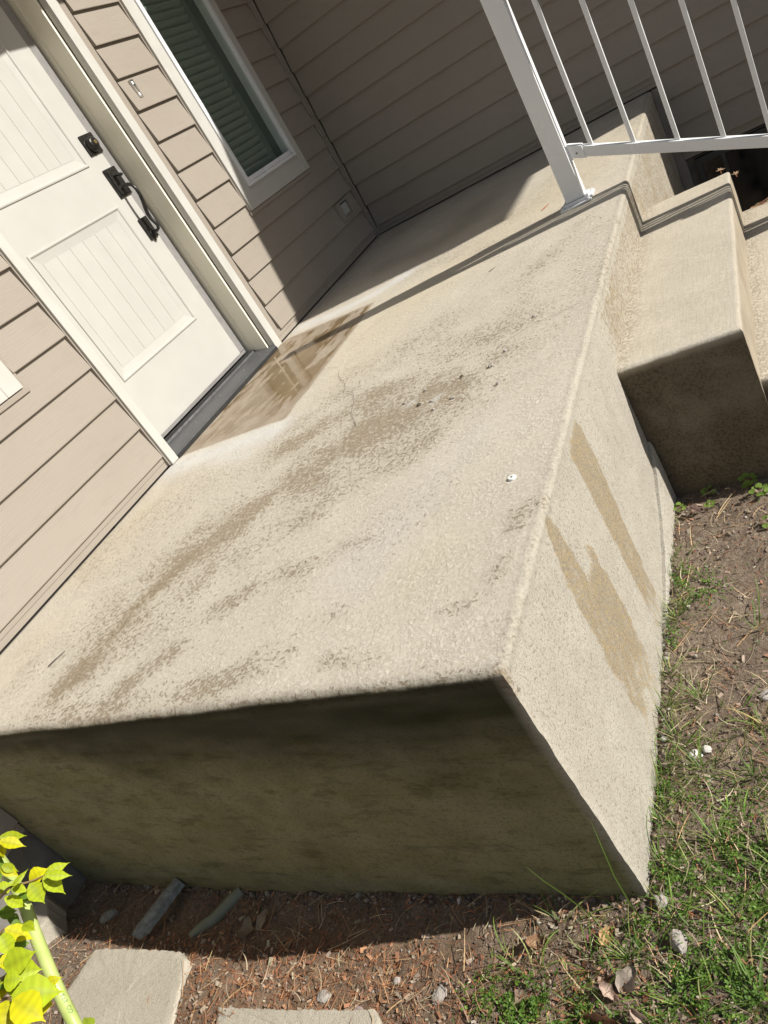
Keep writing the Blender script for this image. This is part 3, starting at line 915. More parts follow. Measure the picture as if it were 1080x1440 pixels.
# near face: black-green growth under the lip, brown-olive lower down
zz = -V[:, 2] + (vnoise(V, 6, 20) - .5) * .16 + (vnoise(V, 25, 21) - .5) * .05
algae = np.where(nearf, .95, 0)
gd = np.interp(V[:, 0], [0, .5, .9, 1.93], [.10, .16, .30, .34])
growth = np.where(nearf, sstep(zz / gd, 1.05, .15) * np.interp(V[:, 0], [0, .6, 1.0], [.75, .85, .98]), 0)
algae = algae * sstep(-V[:, 2], .004, .016) * (V[:, 0] < W - .004)
algae = np.where(nearf, algae, 0)
algae = np.clip(algae * (.80 + .35 * vnoise(V * np.array([.4, 1, 2.5]), 14, 22)), 0, 1)
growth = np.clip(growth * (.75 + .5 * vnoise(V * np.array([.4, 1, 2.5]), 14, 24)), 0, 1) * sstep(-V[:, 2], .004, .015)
red_ = 0
# the lip itself carries the first of the growth
lip = blob(V[:, 1:3], [(-L + .010, -.010), (-L + .002, -.020)], .009) * (V[:, 1] < -L + .03) * (V[:, 0] < W - .03)
stain = np.maximum(stain, lip * (.5 + .5 * vnoise(V, 30, 23)))
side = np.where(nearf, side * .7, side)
# geometry: uneven faces, ragged lower edge of the near face
nv = (vnoise(V, 5, 31) - .5)
nf = (vnoise(V, 45, 32) - .5)
V2 = V.copy()
ne = vnoise(V, 85, 36) - .5
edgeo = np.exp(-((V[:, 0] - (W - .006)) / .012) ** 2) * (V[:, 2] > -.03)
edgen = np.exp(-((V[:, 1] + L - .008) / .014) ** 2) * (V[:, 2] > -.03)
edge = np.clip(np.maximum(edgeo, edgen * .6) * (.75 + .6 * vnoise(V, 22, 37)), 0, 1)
vc = np.exp(-((V[:, 1] + L) / .012) ** 2) * np.exp(-((V[:, 0] - W) / .012) ** 2)
V2[:, 0] += (vnoise(V, 110, 39, 2) - .5) * .0045 * vc
V2[:, 1] += (vnoise(V, 110, 38, 2) - .5) * .0045 * vc
V2[:, 0] += ne * .0045 * edgeo
V2[:, 1] += ne * .0045 * edgen
V2[:, 2] += np.where(istop, nv * .005 + nf * .0013 * (1 - mat), 0) * sstep(V[:, 0], .0, .05)
V2[:, 0] += np.where(outf, nv * .006 + nf * .0022 * sstep(-Z, 0, .02), 0)
V2[:, 1] += np.where(nearf, nv * .006 + nf * .0022, 0)
V2[:, 2] -= mat * .0015
# footing that flares a little at the bottom of the near face
fl = nearf & (V[:, 2] < -.60)
V2[:, 1] -= np.where(fl, .004 * sstep(-V[:, 2], .66, .74) * (vnoise(V, 12, 33)), 0)
me = np_mesh('concrete_porch', V2, F)
for nme, arr in (('side', side), ('stain', stain), ('olive', olive), ('pale', pale), ('mat', mat), ('ochre', ochre), ('algae', algae), ('yellow', yellow), ('edge', edge), ('growth', growth), ('dark_tone', dark_tone), ('line', line)):
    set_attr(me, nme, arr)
porch = link('concrete_porch', me, M['concrete'], None, smooth=True, angle=50, normals=False)
tag(porch, 'weathered concrete porch slab with brown stain streaks and a dark mossy end face', 'porch')

# cracked-off skin at the foot of the porch flank
crack = [(-3.02, -.46), (-3.059, -.503), (-3.176, -.562), (-3.327, -.616), (-3.482, -.642), (-3.60, -.655)]
low = [(-3.60, -.80), (-3.0, -.80)]
V, F = [], []
ys = np.linspace(-3.62, -2.995, 70)
zt = np.interp(-ys, [2.995, 3.059, 3.176, 3.327, 3.482, 3.62], [-.43, -.503, -.562, -.612, -.635, -.655]) + (vnoise(np.stack([ys, ys * 0, ys * 0], 1), 60, 40) - .5) * .010
rows = []
for k, (dx, fz) in enumerate([(-.004, 0), (.009, 0), (.0135, .05), (.015, .3), (.016, 1.0)]):
    z = zt * (1 - fz) + (-.80) * fz
    rows.append(np.stack([np.full_like(ys, W + dx) + (vnoise(np.stack([ys, z, z], 1), 30, 41) - .5) * .004, ys, z], 1))
V = np.concatenate(rows); n = len(ys)
F = np.array([(r * n + i, r * n + i + 1, (r + 1) * n + i + 1, (r + 1) * n + i) for r in range(4) for i in range(n - 1)])
me = np_mesh('spalled_skin', V, F)
set_attr(me, 'side', np.ones(len(V)))
link('spalled_skin', me, M['concrete'], porch, smooth=True, angle=50)

def ribbon(name, pts, w0, parent, mat, z=.0012, axis='z', seed=0, jag=.004):
    """hair crack: dirt-filled, broken line of uneven width"""
    r = np.random.RandomState(seed)
    P = []
    for i in range(len(pts) - 1):
        a, b_ = np.array(pts[i]), np.array(pts[i + 1]); m = max(2, int(np.linalg.norm(b_ - a) / .008))
        for k in range(m): P.append(a + (b_ - a) * k / m + r.normal(0, jag, 2) * .5)
    P.append(np.array(pts[-1])); P = np.array(P)
    T = np.gradient(P, axis=0); N = np.stack([-T[:, 1], T[:, 0]], 1); N /= np.linalg.norm(N, axis=1)[:, None] + 1e-9
    ww = w0 * .62 * r.uniform(.25, 1.0, len(P)); ww[0] = ww[-1] = w0 * .1
    A = P + N * ww[:, None] * .5; B = P - N * ww[:, None] * .5
    if axis == 'z': V = [(p[0], p[1], z) for p in A] + [(p[0], p[1], z) for p in B]
    else: V = [(z, p[0], p[1]) for p in A] + [(z, p[0], p[1]) for p in B]
    n = len(P)
    b = MB(); b.add(V, [(i, i + 1, n + i + 1, n + i) for i in range(n - 1)])
    return b.build(name, mat, parent)
simple('crack_dirt', (.085, .07, .05), .95, .3, 200)
for pts, w_ in [([(.665, -2.422), (.74, -2.46), (.801, -2.497)], .0022), ([(.821, -2.541), (.84, -2.60), (.902, -2.681), (.93, -2.72), (.96, -2.79), (1.02, -2.84), (1.07, -2.95), (1.087, -3.014), (1.172, -3.157)], .0036),
              ([(.852, -2.544), (.880, -2.57), (.916, -2.577), (.94, -2.567)], .0028), ([(1.62, -2.95), (1.70, -2.88), (1.78, -2.86), (1.88, -2.84)], .0030), ([(.62, -2.0), (.45, -1.98), (.30, -2.05)], .002)]:
    ribbon('crack', pts, w_, porch, M['crack_dirt'], z=.0034, seed=len(pts))
# chips where the surface paste has popped off
for (cx, cy, r_) in [(1.339, -3.103, .012), (1.409, -3.152, .014), (1.454, -3.158, .010), (1.535, -3.187, .013), (1.628, -3.059, .014), (1.683, -3.2, .010), (1.531, -3.059, .009), (1.40, -3.06, .009), (1.66, -2.99, .009), (1.72, -2.80, .008), (1.48, -3.22, .009)]:
    b = MB(); r = np.random.RandomState(int(cx * 1000)); n = 11
    r_ *= .72
    ring = [(cx + math.cos(a) * r_ * r.uniform(.6, 1.2), cy + math.sin(a) * r_ * r.uniform(.5, 1.0)) for a in np.linspace(0, 2 * math.pi, n, endpoint=False)]
    z = .0022
    v = [(p[0], p[1], z) for p in ring] + [(cx + (p[0] - cx) * .7, cy + (p[1] - cy) * .7, z + .0035 + r.uniform(-.0008, .0008)) for p in ring]
    b.add(v, [(i, (i + 1) % n, n + (i + 1) % n, n + i) for i in range(n)] + [tuple(range(n, 2 * n))])
    b.build('chip', M['stone'] if r.rand() < .75 else M['crack_dirt'], porch)

# thin sheets of water left on the brown patch
g = .0035
gx = np.arange(.03, .70, g); gy = np.arange(-2.80, -1.66, g)
X, Y = np.meshgrid(gx, gy, indexing='ij')
P = np.stack([X.ravel() * 2.1, Y.ravel() * 1.1, X.ravel() * 0], 1)
a_ = math.radians(24); Pr = np.stack([P[:, 0] * math.cos(a_) - P[:, 1] * math.sin(a_), P[:, 0] * math.sin(a_) + P[:, 1] * math.cos(a_), P[:, 2]], 1)
nz = (vnoise(Pr * np.array([1, .55, 1]), 17, 50, 4) - .5) + (vnoise(P, 3, 51, 2) - .5) * .8
bias = .10 * np.clip((Y.ravel() + 2.45) / .5, -1.3, 1) + .05 + .06 * np.clip((X.ravel() - .1) / .3, -1, 1)
mk = (nz + bias > .035) & (mat_mask(X.ravel() + .015, Y.ravel(), .001) > .5) & (Y.ravel() > MY0 + .03) & (Y.ravel() < MY1 - .06 - .1 * X.ravel())
mk = mk.reshape(X.shape)
vid = -np.ones(X.shape, int); V = []; F = []
for i in range(X.shape[0] - 1):
    for j in range(X.shape[1] - 1):
        if mk[i, j] and mk[i + 1, j] and mk[i, j + 1] and mk[i + 1, j + 1]:
            q = []
            for (a1, b1) in ((i, j), (i + 1, j), (i + 1, j + 1), (i, j + 1)):
                if vid[a1, b1] < 0:
                    vid[a1, b1] = len(V); V.append((gx[a1], gy[b1], .0030))
                q.append(vid[a1, b1])
            F.append(q)
me = np_mesh('puddle', np.array(V), np.array(F))
pud = link('puddle', me, M['puddle_water'], None, smooth=True, normals=False)
tag(pud, 'shallow puddle on the brown patch in front of the door', None, kind='structure')

# plastic anchor cap set in the slab
anchor = thing('anchor_cap', 'small white round anchor cap set in the porch near its outer edge', 'anchor', (1.833, -3.707, 0))
b = MB(); b.tube([(1.833, -3.707, .0012), (1.833, -3.707, .0042), (1.833, -3.707, .0052)], [.0095, .0092, .0080], 24); b.build('cap', M['anchor_white'], anchor)
b = MB(); b.tube([(1.833, -3.707, .0053), (1.833, -3.707, .0060)], .0024, 12); b.build('hole', M['rubber_black'], anchor)

# ------------------------------------------------------------------ steps
steps = thing('concrete_steps', 'broom-finished concrete steps going down from the porch edge under the white railing', 'steps', (2.4, -2.2, GROUND))
prevx = W - .02
for i, (x1, zt_, ynear) in enumerate([(2.268, -.178, -2.985), (2.612, -.356, -2.965), (2.96, -.534, -2.95)]):
    V, F, ntop = slab_mesh(W - .06 + .0 * i + (0 if i == 0 else .34 * i - .03), x1, ynear, -1.545, zt_, -1.45 - .01 * i, .013, .013, .018, 60 + i)
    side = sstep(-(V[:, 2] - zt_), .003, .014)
    nearf = V[:, 1] < ynear + .003; outf = V[:, 0] > x1 - .003
    dark_tone = np.where(nearf, .85 + .3 * vnoise(V, 7, 70), 0) * sstep(-(V[:, 2] - zt_), .01, .03)  # near face coloured darker brown than the tread, below its top edge
    pale = np.exp(-(((V[:, 0] - (x1 - .012)) / .010) ** 2)) * (V[:, 2] > zt_ - .02) * (.25 + .4 * vnoise(V, 25, 71))
    pale = np.maximum(pale, .5 * (V[:, 2] > zt_ - .01) * np.exp(-((V[:, 1] - ynear - .01) / .02) ** 2))
    xin = [W, 2.268, 2.612][i]
    stain = sstep(.07 - np.abs(V[:, 0] - xin), 0, .07) * .65 + .45 * vnoise(V, 6, 73) * (1 - side) + .5 * side * outf * vnoise(V, 12, 75)
    if i == 1: stain = np.maximum(stain, .7 * sstep(-V[:, 1], 2.2, 2.7) * (V[:, 2] > zt_ - .02) * sstep(vnoise(V, 6, 77), .4, .6))
    nv = vnoise(V, 5, 80 + i) - .5; nf = vnoise(V, 45, 83 + i) - .5
    V[:, 2] += np.where(V[:, 2] > zt_ - .023, nv * .004 + nf * .0012, 0)
    ne = vnoise(V, 85, 90 + i) - .5; tope = (V[:, 2] > zt_ - .02)
    V[:, 0] += ne * .004 * np.exp(-((V[:, 0] - x1 + .004) / .010) ** 2) * tope
    V[:, 1] += ne * .006 * np.exp(-((V[:, 1] - ynear - .005) / .012) ** 2) * tope
    V[:, 0] += np.where(outf, nv * .005 + nf * .002, 0)
    V[:, 1] += np.where(nearf, nv * .005 + nf * .0025, 0)
    me = np_mesh('step', V, F)
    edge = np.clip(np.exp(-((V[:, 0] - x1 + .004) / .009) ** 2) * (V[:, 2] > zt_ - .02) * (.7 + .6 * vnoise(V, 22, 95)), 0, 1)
    for nme, arr in (('side', side), ('dark_tone', dark_tone), ('pale', pale), ('edge', edge), ('stain', np.clip(stain, 0, 1))): set_attr(me, nme, arr)
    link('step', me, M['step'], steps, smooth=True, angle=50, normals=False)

# ------------------------------------------------------------------ railing
RY = -1.690
rail = thing('stair_railing', 'white metal stair railing with square balusters bolted to the porch edge', 'railing', (1.719, RY, 0.0))
RP = M['rail_paint']
PX0, PX1 = 1.681, 1.757
one_box('post', RP, rail, PX0, PX1, RY - .038, RY + .038, .022, .965, .004)
one_box('post_cap', RP, rail, PX0 - .005, PX1 + .005, RY - .043, RY + .043, .9652, .983, .006)
b = MB()
b.box(1.652, 1.786, RY - .067, RY + .067, .0015, .0100)
b.box(1.668, 1.770, RY - .051, RY + .051, .0100, .0215)
plate = b.build('base_plate', RP, rail, bevel=.003)
for dx in (-.050, .050):
    for dy in (-.052, .052):
        if abs(dx) < .06:
            b = MB(); b.tube([(1.719 + dx * 1.12, RY + dy * 1.06, .0101), (1.719 + dx * 1.12, RY + dy * 1.06, .0165)], .0060, 6); b.build('bolt', RP, plate)
SL = -.449
def rz(x, base): return base + SL * (x - 1.787)
X1 = 3.05
def sloped(name, xa, xb, base, h, wy, bev=.003):
    b = MB()
    b.prism([(RY - wy, 0), (RY + wy, 0), (RY + wy, h), (RY - wy, h)], 0, 0, 1)
    b.v = [((xa + (xb - xa) * v[0]), v[1], rz(xa + (xb - xa) * v[0], base) + v[2]) for v in b.v]
    return b.build(name, RP, rail, bevel=bev)
sloped('bottom_rail', 1.802, X1 - .04, .168, .046, .0165)
sloped('top_rail', 1.768, X1 - .04, .882, .050, .0300, .006)
for base, h in ((.166, .046), (.886, .04)):
    br = MB()
    br.box(1.7575, 1.763, RY - .024, RY + .024, base - .004, base + h + .014)
    br.prism([(RY - .0195, 0), (RY + .0195, 0), (RY + .0195, h + .008), (RY - .0195, h + .008)], 0, 0, 1)
    n = 8
    br.v[n:] = [((1.763 + .055 * v[0]), v[1], rz(1.763 + .055 * v[0], base - .002) + v[2]) for v in br.v[n:]]
    o = br.build('bracket', RP, rail, bevel=.003)
    b = MB(); b.tube([(1.790, RY - .0196, base + .018), (1.790, RY - .0225, base + .018)], .004, 8); b.build('screw', M['gasket_grey'], o)
bal = None
x = 1.849
while x < X1 - .09:
    if bal is None:
        b = MB(); z0 = 0
        b.box(-.0085, .0085, -.0085, .0085, -.006, .672)
        bal = b.build('baluster', RP, rail, bevel=.0015)
        o = bal
    else:
        o = bal.copy(); C.objects.link(o)
    o.location = Vector((x, RY, rz(x, .2145))) - rail.location
    x += .1478
lz = rz(X1, .168)
one_box('post', RP, rail, X1 - .04, X1 + .036, RY - .038, RY + .038, -.64, rz(X1, .985), .004)
one_box('post_cap', RP, rail, X1 - .045, X1 + .041, RY - .043, RY + .043, rz(X1, .9852), rz(X1, 1.003), .006)

# ------------------------------------------------------------------ ground
def ax(lo, hi, dlo, dhi, fine, n=16):
    mid = np.arange(dlo, dhi, fine)
    left = dlo - np.geomspace(fine * 2, dlo - lo, n)[::-1]
    right = dhi + np.geomspace(fine, hi - dhi, n)
    return np.concatenate([left, mid, right])
gx = ax(-60, 60, -.45, 3.0, .0095); gy = ax(-60, 60, -5.3, -2.88, .0095)
gy = np.unique(np.concatenate([gy, np.arange(-2.88, .2, .04)]))
X, Y = np.meshgrid(gx, gy, indexing='ij')
V = np.stack([X.ravel(), Y.ravel(), np.zeros(X.size)], 1)
V[:, 2] = ground_z(V[:, 0], V[:, 1])
dense = (np.abs(V[:, 0] - 1.3) < 1.8) & (V[:, 1] > -5.4) & (V[:, 1] < .3)
rough_ = (vnoise(V * [1, 1, 0], 7, 100, 3) - .5) * .030 + (vnoise(V * [1, 1, 0], 38, 101, 3) - .5) * .013
bare = np.exp(-((V[:, 0] - 2.09) / .12) ** 2 - ((V[:, 1] + 3.60) / .22) ** 2)
V[:, 2] += rough_ * (1 - .6 * bare) * np.where(dense, 1, .5)
# rut of soil pulled away from the slab
def gz(x, y):
    p = np.array([[x, y, 0.0]])
    r = (vnoise(p, 7, 100, 3) - .5) * .030 + (vnoise(p, 38, 101, 3) - .5) * .013
    br = math.exp(-((x - 2.09) / .12) ** 2 - ((y + 3.60) / .22) ** 2)
    return float(ground_z(x, y) + r[0] * (1 - .6 * br))
def gzv(x, y):
    p = np.stack([x, y, x * 0], 1)
    r = (vnoise(p, 7, 100, 3) - .5) * .030 + (vnoise(p, 38, 101, 3) - .5) * .013
    br = np.exp(-((x - 2.09) / .12) ** 2 - ((y + 3.60) / .22) ** 2)
    return ground_z(x, y) + r * (1 - .6 * br)
nx, ny = len(gx), len(gy)
idx = np.arange(nx * ny).reshape(nx, ny)
F = np.stack([idx[:-1, :-1].ravel(), idx[1:, :-1].ravel(), idx[1:, 1:].ravel(), idx[:-1, 1:].ravel()], 1)
me = np_mesh('ground', V, F)
red = np.clip(1.15 - np.abs(V[:, 0] - 1.15) / .75, 0, 1) * np.clip((-4.30 - V[:, 1]) / .08, 0, 1) * (.4 + .9 * vnoise(V * [1, 1, 0], 9, 105))
set_attr(me, 'red', np.clip(red, 0, 1))
g_ = link('ground', me, M['soil'], None, smooth=True, angle=180, normals=False)
tag(g_, 'bare brown soil with scattered litter beside the porch', None, kind='structure')

R_ = np.random.RandomState(77)
def in_house(x, y):
    return (x < W + .004 and y > -L - .004) or (x < 2.99 and y > -2.99)
def sample(n, x0, x1, y0, y1, dens=None):
    out = []
    while len(out) < n:
        k = 4000
        x = R_.uniform(x0, x1, k); y = R_.uniform(y0, y1, k)
        ok = ~(((x < W + .006) & (y > -L - .006)) | ((x < 2.99) & (y > -3.0)))
        if dens is not None: ok &= R_.rand(k) < dens(x, y)
        out.extend(zip(x[ok], y[ok]))
    return np.array(out[:n])
def gauss(x, y, cx, cy, sx, sy=None):
    sy = sy or sx
    return np.exp(-((x - cx) / sx) ** 2 - ((y - cy) / sy) ** 2)
front = lambda x, y: np.clip((-4.15 - y) / .1, 0, 1)

def fast(name, V, F, Cc, mat, label, smooth=False):
    me = np_mesh(name, np.asarray(V), np.asarray(F))
    ca = me.color_attributes.new('tint', 'FLOAT_COLOR', 'POINT')
    arr = np.ones((len(V), 4), np.float32); arr[:, :3] = Cc
    ca.data.foreach_set('color', arr.ravel())
    o = link(name, me, mat, None, smooth=smooth, angle=180, normals=False)
    tag(o, label, None, kind='stuff')
    return o
def pal(n, cols, weights=None, var=.25):
    cols = np.array(cols, float); w = np.array(weights, float) / sum(weights) if weights else None
    c = cols[R_.choice(len(cols), n, p=w)]
    return np.clip(c * R_.uniform(1 - var, 1 + var, (n, 1)) * R_.uniform(.94, 1.06, (n, 3)), 0, 1)

# bark crumbs and chips: small bent quads
n = 15000
def d_chip(x, y):
    side_ = (x > W) & (y > -4.2)
    shady = np.where((y > -4.40) & (x < 1.65), .30, 1.0)
    return shady * np.where(side_, .22 + .55 * gauss(x, y, 2.1, -3.14, .25, .14) + .25 * gauss(x, y, 2.0, -4.0, .2, .2), 1.0 - .55 * gauss(x, y, .2, -4.5, .3, .3))
P = sample(n, -.4, 2.75, -5.0, -2.95, d_chip)
ln = R_.uniform(.003, .011, n) * R_.choice([1, 1, 1.8], n); wd = ln * R_.uniform(.25, .7, n)
a = R_.uniform(0, 2 * np.pi, n); tilt = R_.uniform(-.5, .5, (n, 2))
ux, uy = np.cos(a), np.sin(a)
z = gzv(P[:, 0], P[:, 1]) + R_.uniform(.0005, .006, n)
corners = []
for (s, t_) in ((-1, -1), (1, -.7), (.8, 1), (-.9, .8)):
    dx = s * ln * .5 * ux - t_ * wd * .5 * uy; dy = s * ln * .5 * uy + t_ * wd * .5 * ux
    corners.append(np.stack([P[:, 0] + dx, P[:, 1] + dy, z + dx * tilt[:, 0] + dy * tilt[:, 1]], 1))
Vc = np.stack(corners, 1).reshape(-1, 3); Fc = np.arange(4 * n).reshape(n, 4)
redw = np.clip(front(P[:, 0], P[:, 1]) * (1.2 - np.abs(P[:, 0] - 1.2) / 1.1), 0, 1)
cr = pal(n, [(.42, .22, .125), (.31, .15, .085), (.44, .24, .14), (.22, .115, .07)]); cb = pal(n, [(.26, .20, .15), (.38, .31, .23), (.14, .10, .075), (.42, .35, .27), (.28, .15, .10)], [4, 4, 2, 1.2, 1.5])
ch = R_.rand(n)[:, None] < (redw * .42)[:, None]
fast('bark_mulch', Vc, Fc, np.repeat(np.where(ch, cr, cb), 4, axis=0), M['litter'], 'reddish brown bark crumbs strewn over the soil')

# gravel and soil crumbs: squashed octahedra
n = 5900
P = sample(n - 700, -.4, 2.75, -5.0, -2.95)
Pe = np.concatenate([np.stack([R_.uniform(.1, 1.93, 450), -4.262 - np.abs(R_.normal(0, .012, 450))], 1), np.stack([1.938 + np.abs(R_.normal(0, .006, 250)), R_.uniform(-4.26, -3.0, 250)], 1)])
P = np.concatenate([P, Pe])
r = R_.uniform(.0011, .0036, n) * R_.choice([1, 1, 1, 1.9], n); r[-700:] *= 1.7
z = gzv(P[:, 0], P[:, 1]) + r * .3
oct_ = np.array([(1, 0, 0), (0, 1, 0), (-1, 0, 0), (0, -1, 0), (0, 0, .7), (0, 0, -.7)], float)
Vg = (P[:, None, :] if False else np.stack([P[:, 0], P[:, 1], z], 1)[:, None, :]) + oct_[None] * r[:, None, None] * R_.uniform(.6, 1.35, (n, 6, 1))
Fg = np.array([(0, 1, 4), (1, 2, 4), (2, 3, 4), (3, 0, 4), (1, 0, 5), (2, 1, 5), (3, 2, 5), (0, 3, 5)])
Fg = (Fg[None] + (np.arange(n) * 6)[:, None, None]).reshape(-1, 3)
fast('gravel', Vg.reshape(-1, 3), Fg, np.repeat(pal(n, [(.30, .27, .23), (.17, .13, .10), (.24, .19, .14), (.48, .46, .43), (.12, .095, .08)], [2, 4, 3, .15, 3]), 6, axis=0), M['litter'], 'small grey pebbles and crumbs of soil')

def strips(P, z, ln, wd, ang, lift, curve, cols, tipc=None, seg=5, bow=None, cross=.0, basew=1.0):
    """curved tapering strips: needles, straw, grass blades. returns V, F, C"""
    n = len(P); k = seg + 1
    t = np.linspace(0, 1, k)[None, :]
    a = ang[:, None] + curve[:, None] * (t - .3)
    step = ln[:, None] / seg
    el = lift[:, None] - (bow[:, None] if bow is not None else 0) * t
    dx = np.cos(a) * np.cos(el) * step; dy = np.sin(a) * np.cos(el) * step; dz = np.sin(el) * step
    X = P[:, 0:1] + np.cumsum(dx, 1) - dx; Y = P[:, 1:2] + np.cumsum(dy, 1) - dy; Z = z[:, None] + np.cumsum(dz, 1) - dz
    prof = (basew * (1 - t) + 1.0 * np.sin(np.pi * np.clip(t * .8 + .2, 0, 1)) ** .5 * 1.0) * .5
    prof = np.where(t > .98, .08, prof)
    w2 = wd[:, None] * .5 * prof
    sx = -np.sin(a) * w2; sy = np.cos(a) * w2
    lift_ = w2 * cross
    A = np.stack([X + sx, Y + sy, Z + lift_], 2); B = np.stack([X - sx, Y - sy, Z + lift_ * -1], 2)
    V = np.stack([A, B], 2).reshape(n, k * 2, 3)
    F = np.array([(2 * i, 2 * i + 1, 2 * i + 3, 2 * i + 2) for i in range(seg)])
    F = (F[None] + (np.arange(n) * k * 2)[:, None, None]).reshape(-1, 4)
    if tipc is None: Cc = np.repeat(cols[:, None, :], k * 2, 1)
    else:
        tt = np.repeat(t[0], 2)[None, :, None]
        Cc = cols[:, None, :] * (1 - tt) + tipc[:, None, :] * tt
    return V.reshape(-1, 3), F, Cc.reshape(-1, 3)

# pine needles (in pairs, long, thin)
n = 1150
def d_need(x, y): return np.where((y > -4.38) & (x < 1.6), .4, 1.0) * np.where((x > W) & (y > -4.2), .55 + .6 * gauss(x, y, 2.05, -3.12, .2, .1), 1.0)
P = sample(n, -.3, 2.7, -4.95, -3.0, d_need)
z = gzv(P[:, 0], P[:, 1]) + R_.uniform(.004, .013, n)
V, F, Cc = strips(P, z, R_.uniform(.045, .115, n), R_.uniform(.0011, .0019, n), R_.uniform(0, 2 * np.pi, n), R_.normal(0, .06, n), R_.normal(0, .45, n),
                  pal(n, [(.46, .27, .13), (.52, .36, .20), (.33, .15, .07), (.55, .43, .27)], [4, 3, 3, 2]), seg=5, cross=.5)
fast('pine_needles', V, F, Cc, M['litter'], 'long dry pine needles lying over the mulch')
# short broken needles, dense and red
n = 6500
P = sample(n, -.3, 2.7, -4.95, -3.0, lambda x, y: np.clip(front(x, y) * np.where(y > -4.39, .25, 1.0) * (1.3 - np.abs(x - 1.1) / .9), .08, 1))
z = gzv(P[:, 0], P[:, 1]) + R_.uniform(.002, .009, n)
V, F, Cc = strips(P, z, R_.uniform(.012, .034, n), R_.uniform(.0010, .0018, n), R_.uniform(0, 2 * np.pi, n), R_.normal(0, .16, n), R_.normal(0, .4, n),
                  pal(n, [(.34, .13, .055), (.42, .20, .09), (.24, .085, .04), (.45, .30, .17)], [4, 3, 3, 1.5]), seg=3, cross=.5)
fast('needle_litter', V, F, Cc, M['litter'], 'short rust coloured broken needles in the mulch')

# bleached dry grass straw
n = 1900
def d_straw(x, y):
    return (.9 * gauss(x, y, 2.05, -3.92, .13, .20) + .9 * gauss(x, y, 2.13, -4.10, .14, .16) + .9 * gauss(x, y, 1.80, -4.34, .13, .05) + .5 * gauss(x, y, 1.97, -3.55, .03, .5)
            + .5 * gauss(x, y, 2.2, -4.5, .4, .3) + .25 * gauss(x, y, 1.4, -4.52, .35, .05) + .09 + .5 * gauss(x, y, 1.96, -3.05, .03, .03))
P = sample(n, .9, 2.75, -4.95, -3.0, d_straw)
z = gzv(P[:, 0], P[:, 1]) + R_.uniform(.003, .016, n)
V, F, Cc = strips(P, z, R_.uniform(.018, .075, n), R_.uniform(.0009, .0024, n), R_.uniform(0, 2 * np.pi, n), R_.normal(.03, .18, n), R_.normal(0, .9, n),
                  pal(n, [(.40, .33, .21), (.31, .25, .16), (.50, .43, .30), (.24, .18, .12), (.30, .17, .10)], [3, 4, 1.5, 4, 2]), seg=5, cross=.6)
fast('dry_straw', V, F, Cc, M['litter'], 'bleached curled dead grass in the weedy border')

# green grass in tufts
tufts = [(1.965, -3.53, 26, .070), (1.985, -3.50, 18, .060), (1.945, -3.31, 13, .075), (1.952, -3.98, 26, .085), (1.975, -3.90, 22, .075), (2.03, -3.985, 22, .080), (2.15, -3.88, 26, .090), (2.13, -4.0, 20, .08),
         (1.755, -4.315, 10, .130), (1.86, -4.275, 9, .10), (2.16, -3.61, 10, .11), (1.90, -4.375, 24, .085), (2.09, -4.30, 24, .09), (1.945, -4.10, 20, .085), (1.955, -4.20, 22, .080),
         (1.95, -4.04, 18, .08), (2.06, -4.15, 26, .075), (2.16, -4.2, 30, .08), (1.98, -4.30, 20, .08), (1.66, -4.40, 14, .075), (1.72, -4.42, 12, .08), (1.82, -4.40, 16, .085), (2.12, -4.42, 22, .09),
         (2.3, -4.1, 40, .09), (2.35, -4.4, 40, .09), (2.4, -3.8, 40, .09), (2.02, -3.80, 18, .06), (1.95, -3.72, 16, .055), (2.0, -4.42, 20, .08), (1.6, -4.6, 20, .08), (1.8, -4.6, 20, .08), (1.95, -3.82, 20, .065)]
PP, an_, le, li, bw_ = [], [], [], [], []
for (tx, ty, k, h) in tufts:
    for _ in range(int(k * 1.15)):
        rr = abs(R_.normal(0, .018)); th = R_.uniform(0, 2 * np.pi)
        px, py = tx + rr * math.cos(th), ty + rr * math.sin(th)
        if (px < W + .004 and py > -L - .003): px = W + .006 if tx > W - .02 else px; py = py if tx > W - .02 else -L - .01
        PP.append((px, py)); an_.append(th + R_.normal(0, .5)); le.append(h * R_.uniform(.45, 1.25)); li.append(R_.uniform(.35, 1.35)); bw_.append(R_.uniform(.1, 1.5))
# loose blades through the whole border
kk = 750
Pl = sample(kk, 1.55, 2.7, -4.95, -3.1, lambda x, y: np.clip(.05 + gauss(x, y, 2.05, -4.15, .25, .28) + gauss(x, y, 1.95, -3.6, .03, .4) * .6 + .6 * gauss(x, y, 1.8, -4.45, .25, .07) - .5 * gauss(x, y, 2.09, -3.6, .08, .2), 0, 1))
PP.extend(map(tuple, Pl)); an_.extend(R_.uniform(0, 2 * np.pi, kk)); le.extend(R_.uniform(.02, .07, kk)); li.extend(R_.uniform(.1, 1.1, kk)); bw_.extend(R_.uniform(0, 1.2, kk))
PP = np.array(PP); n = len(PP)
z = gzv(PP[:, 0], PP[:, 1])
base = pal(n, [(.13, .22, .04), (.10, .175, .035), (.18, .28, .055), (.34, .35, .13), (.38, .32, .18)], [4, 4, 3, 1.5, 1.1])
tip = base * R_.uniform(.9, 1.5, (n, 1)) + np.array([.03, .02, .0]) * R_.rand(n, 1)
V, F, Cc = strips(PP, z, np.array(le), R_.uniform(.0016, .0036, n), np.array(an_), np.array(li), R_.normal(0, .5, n), base, tip, seg=6, bow=np.array(bw_), cross=.45, basew=.9)
fast('grass', V, F, Cc, M['blade'], 'tufts of green grass along the foot of the porch', smooth=True)

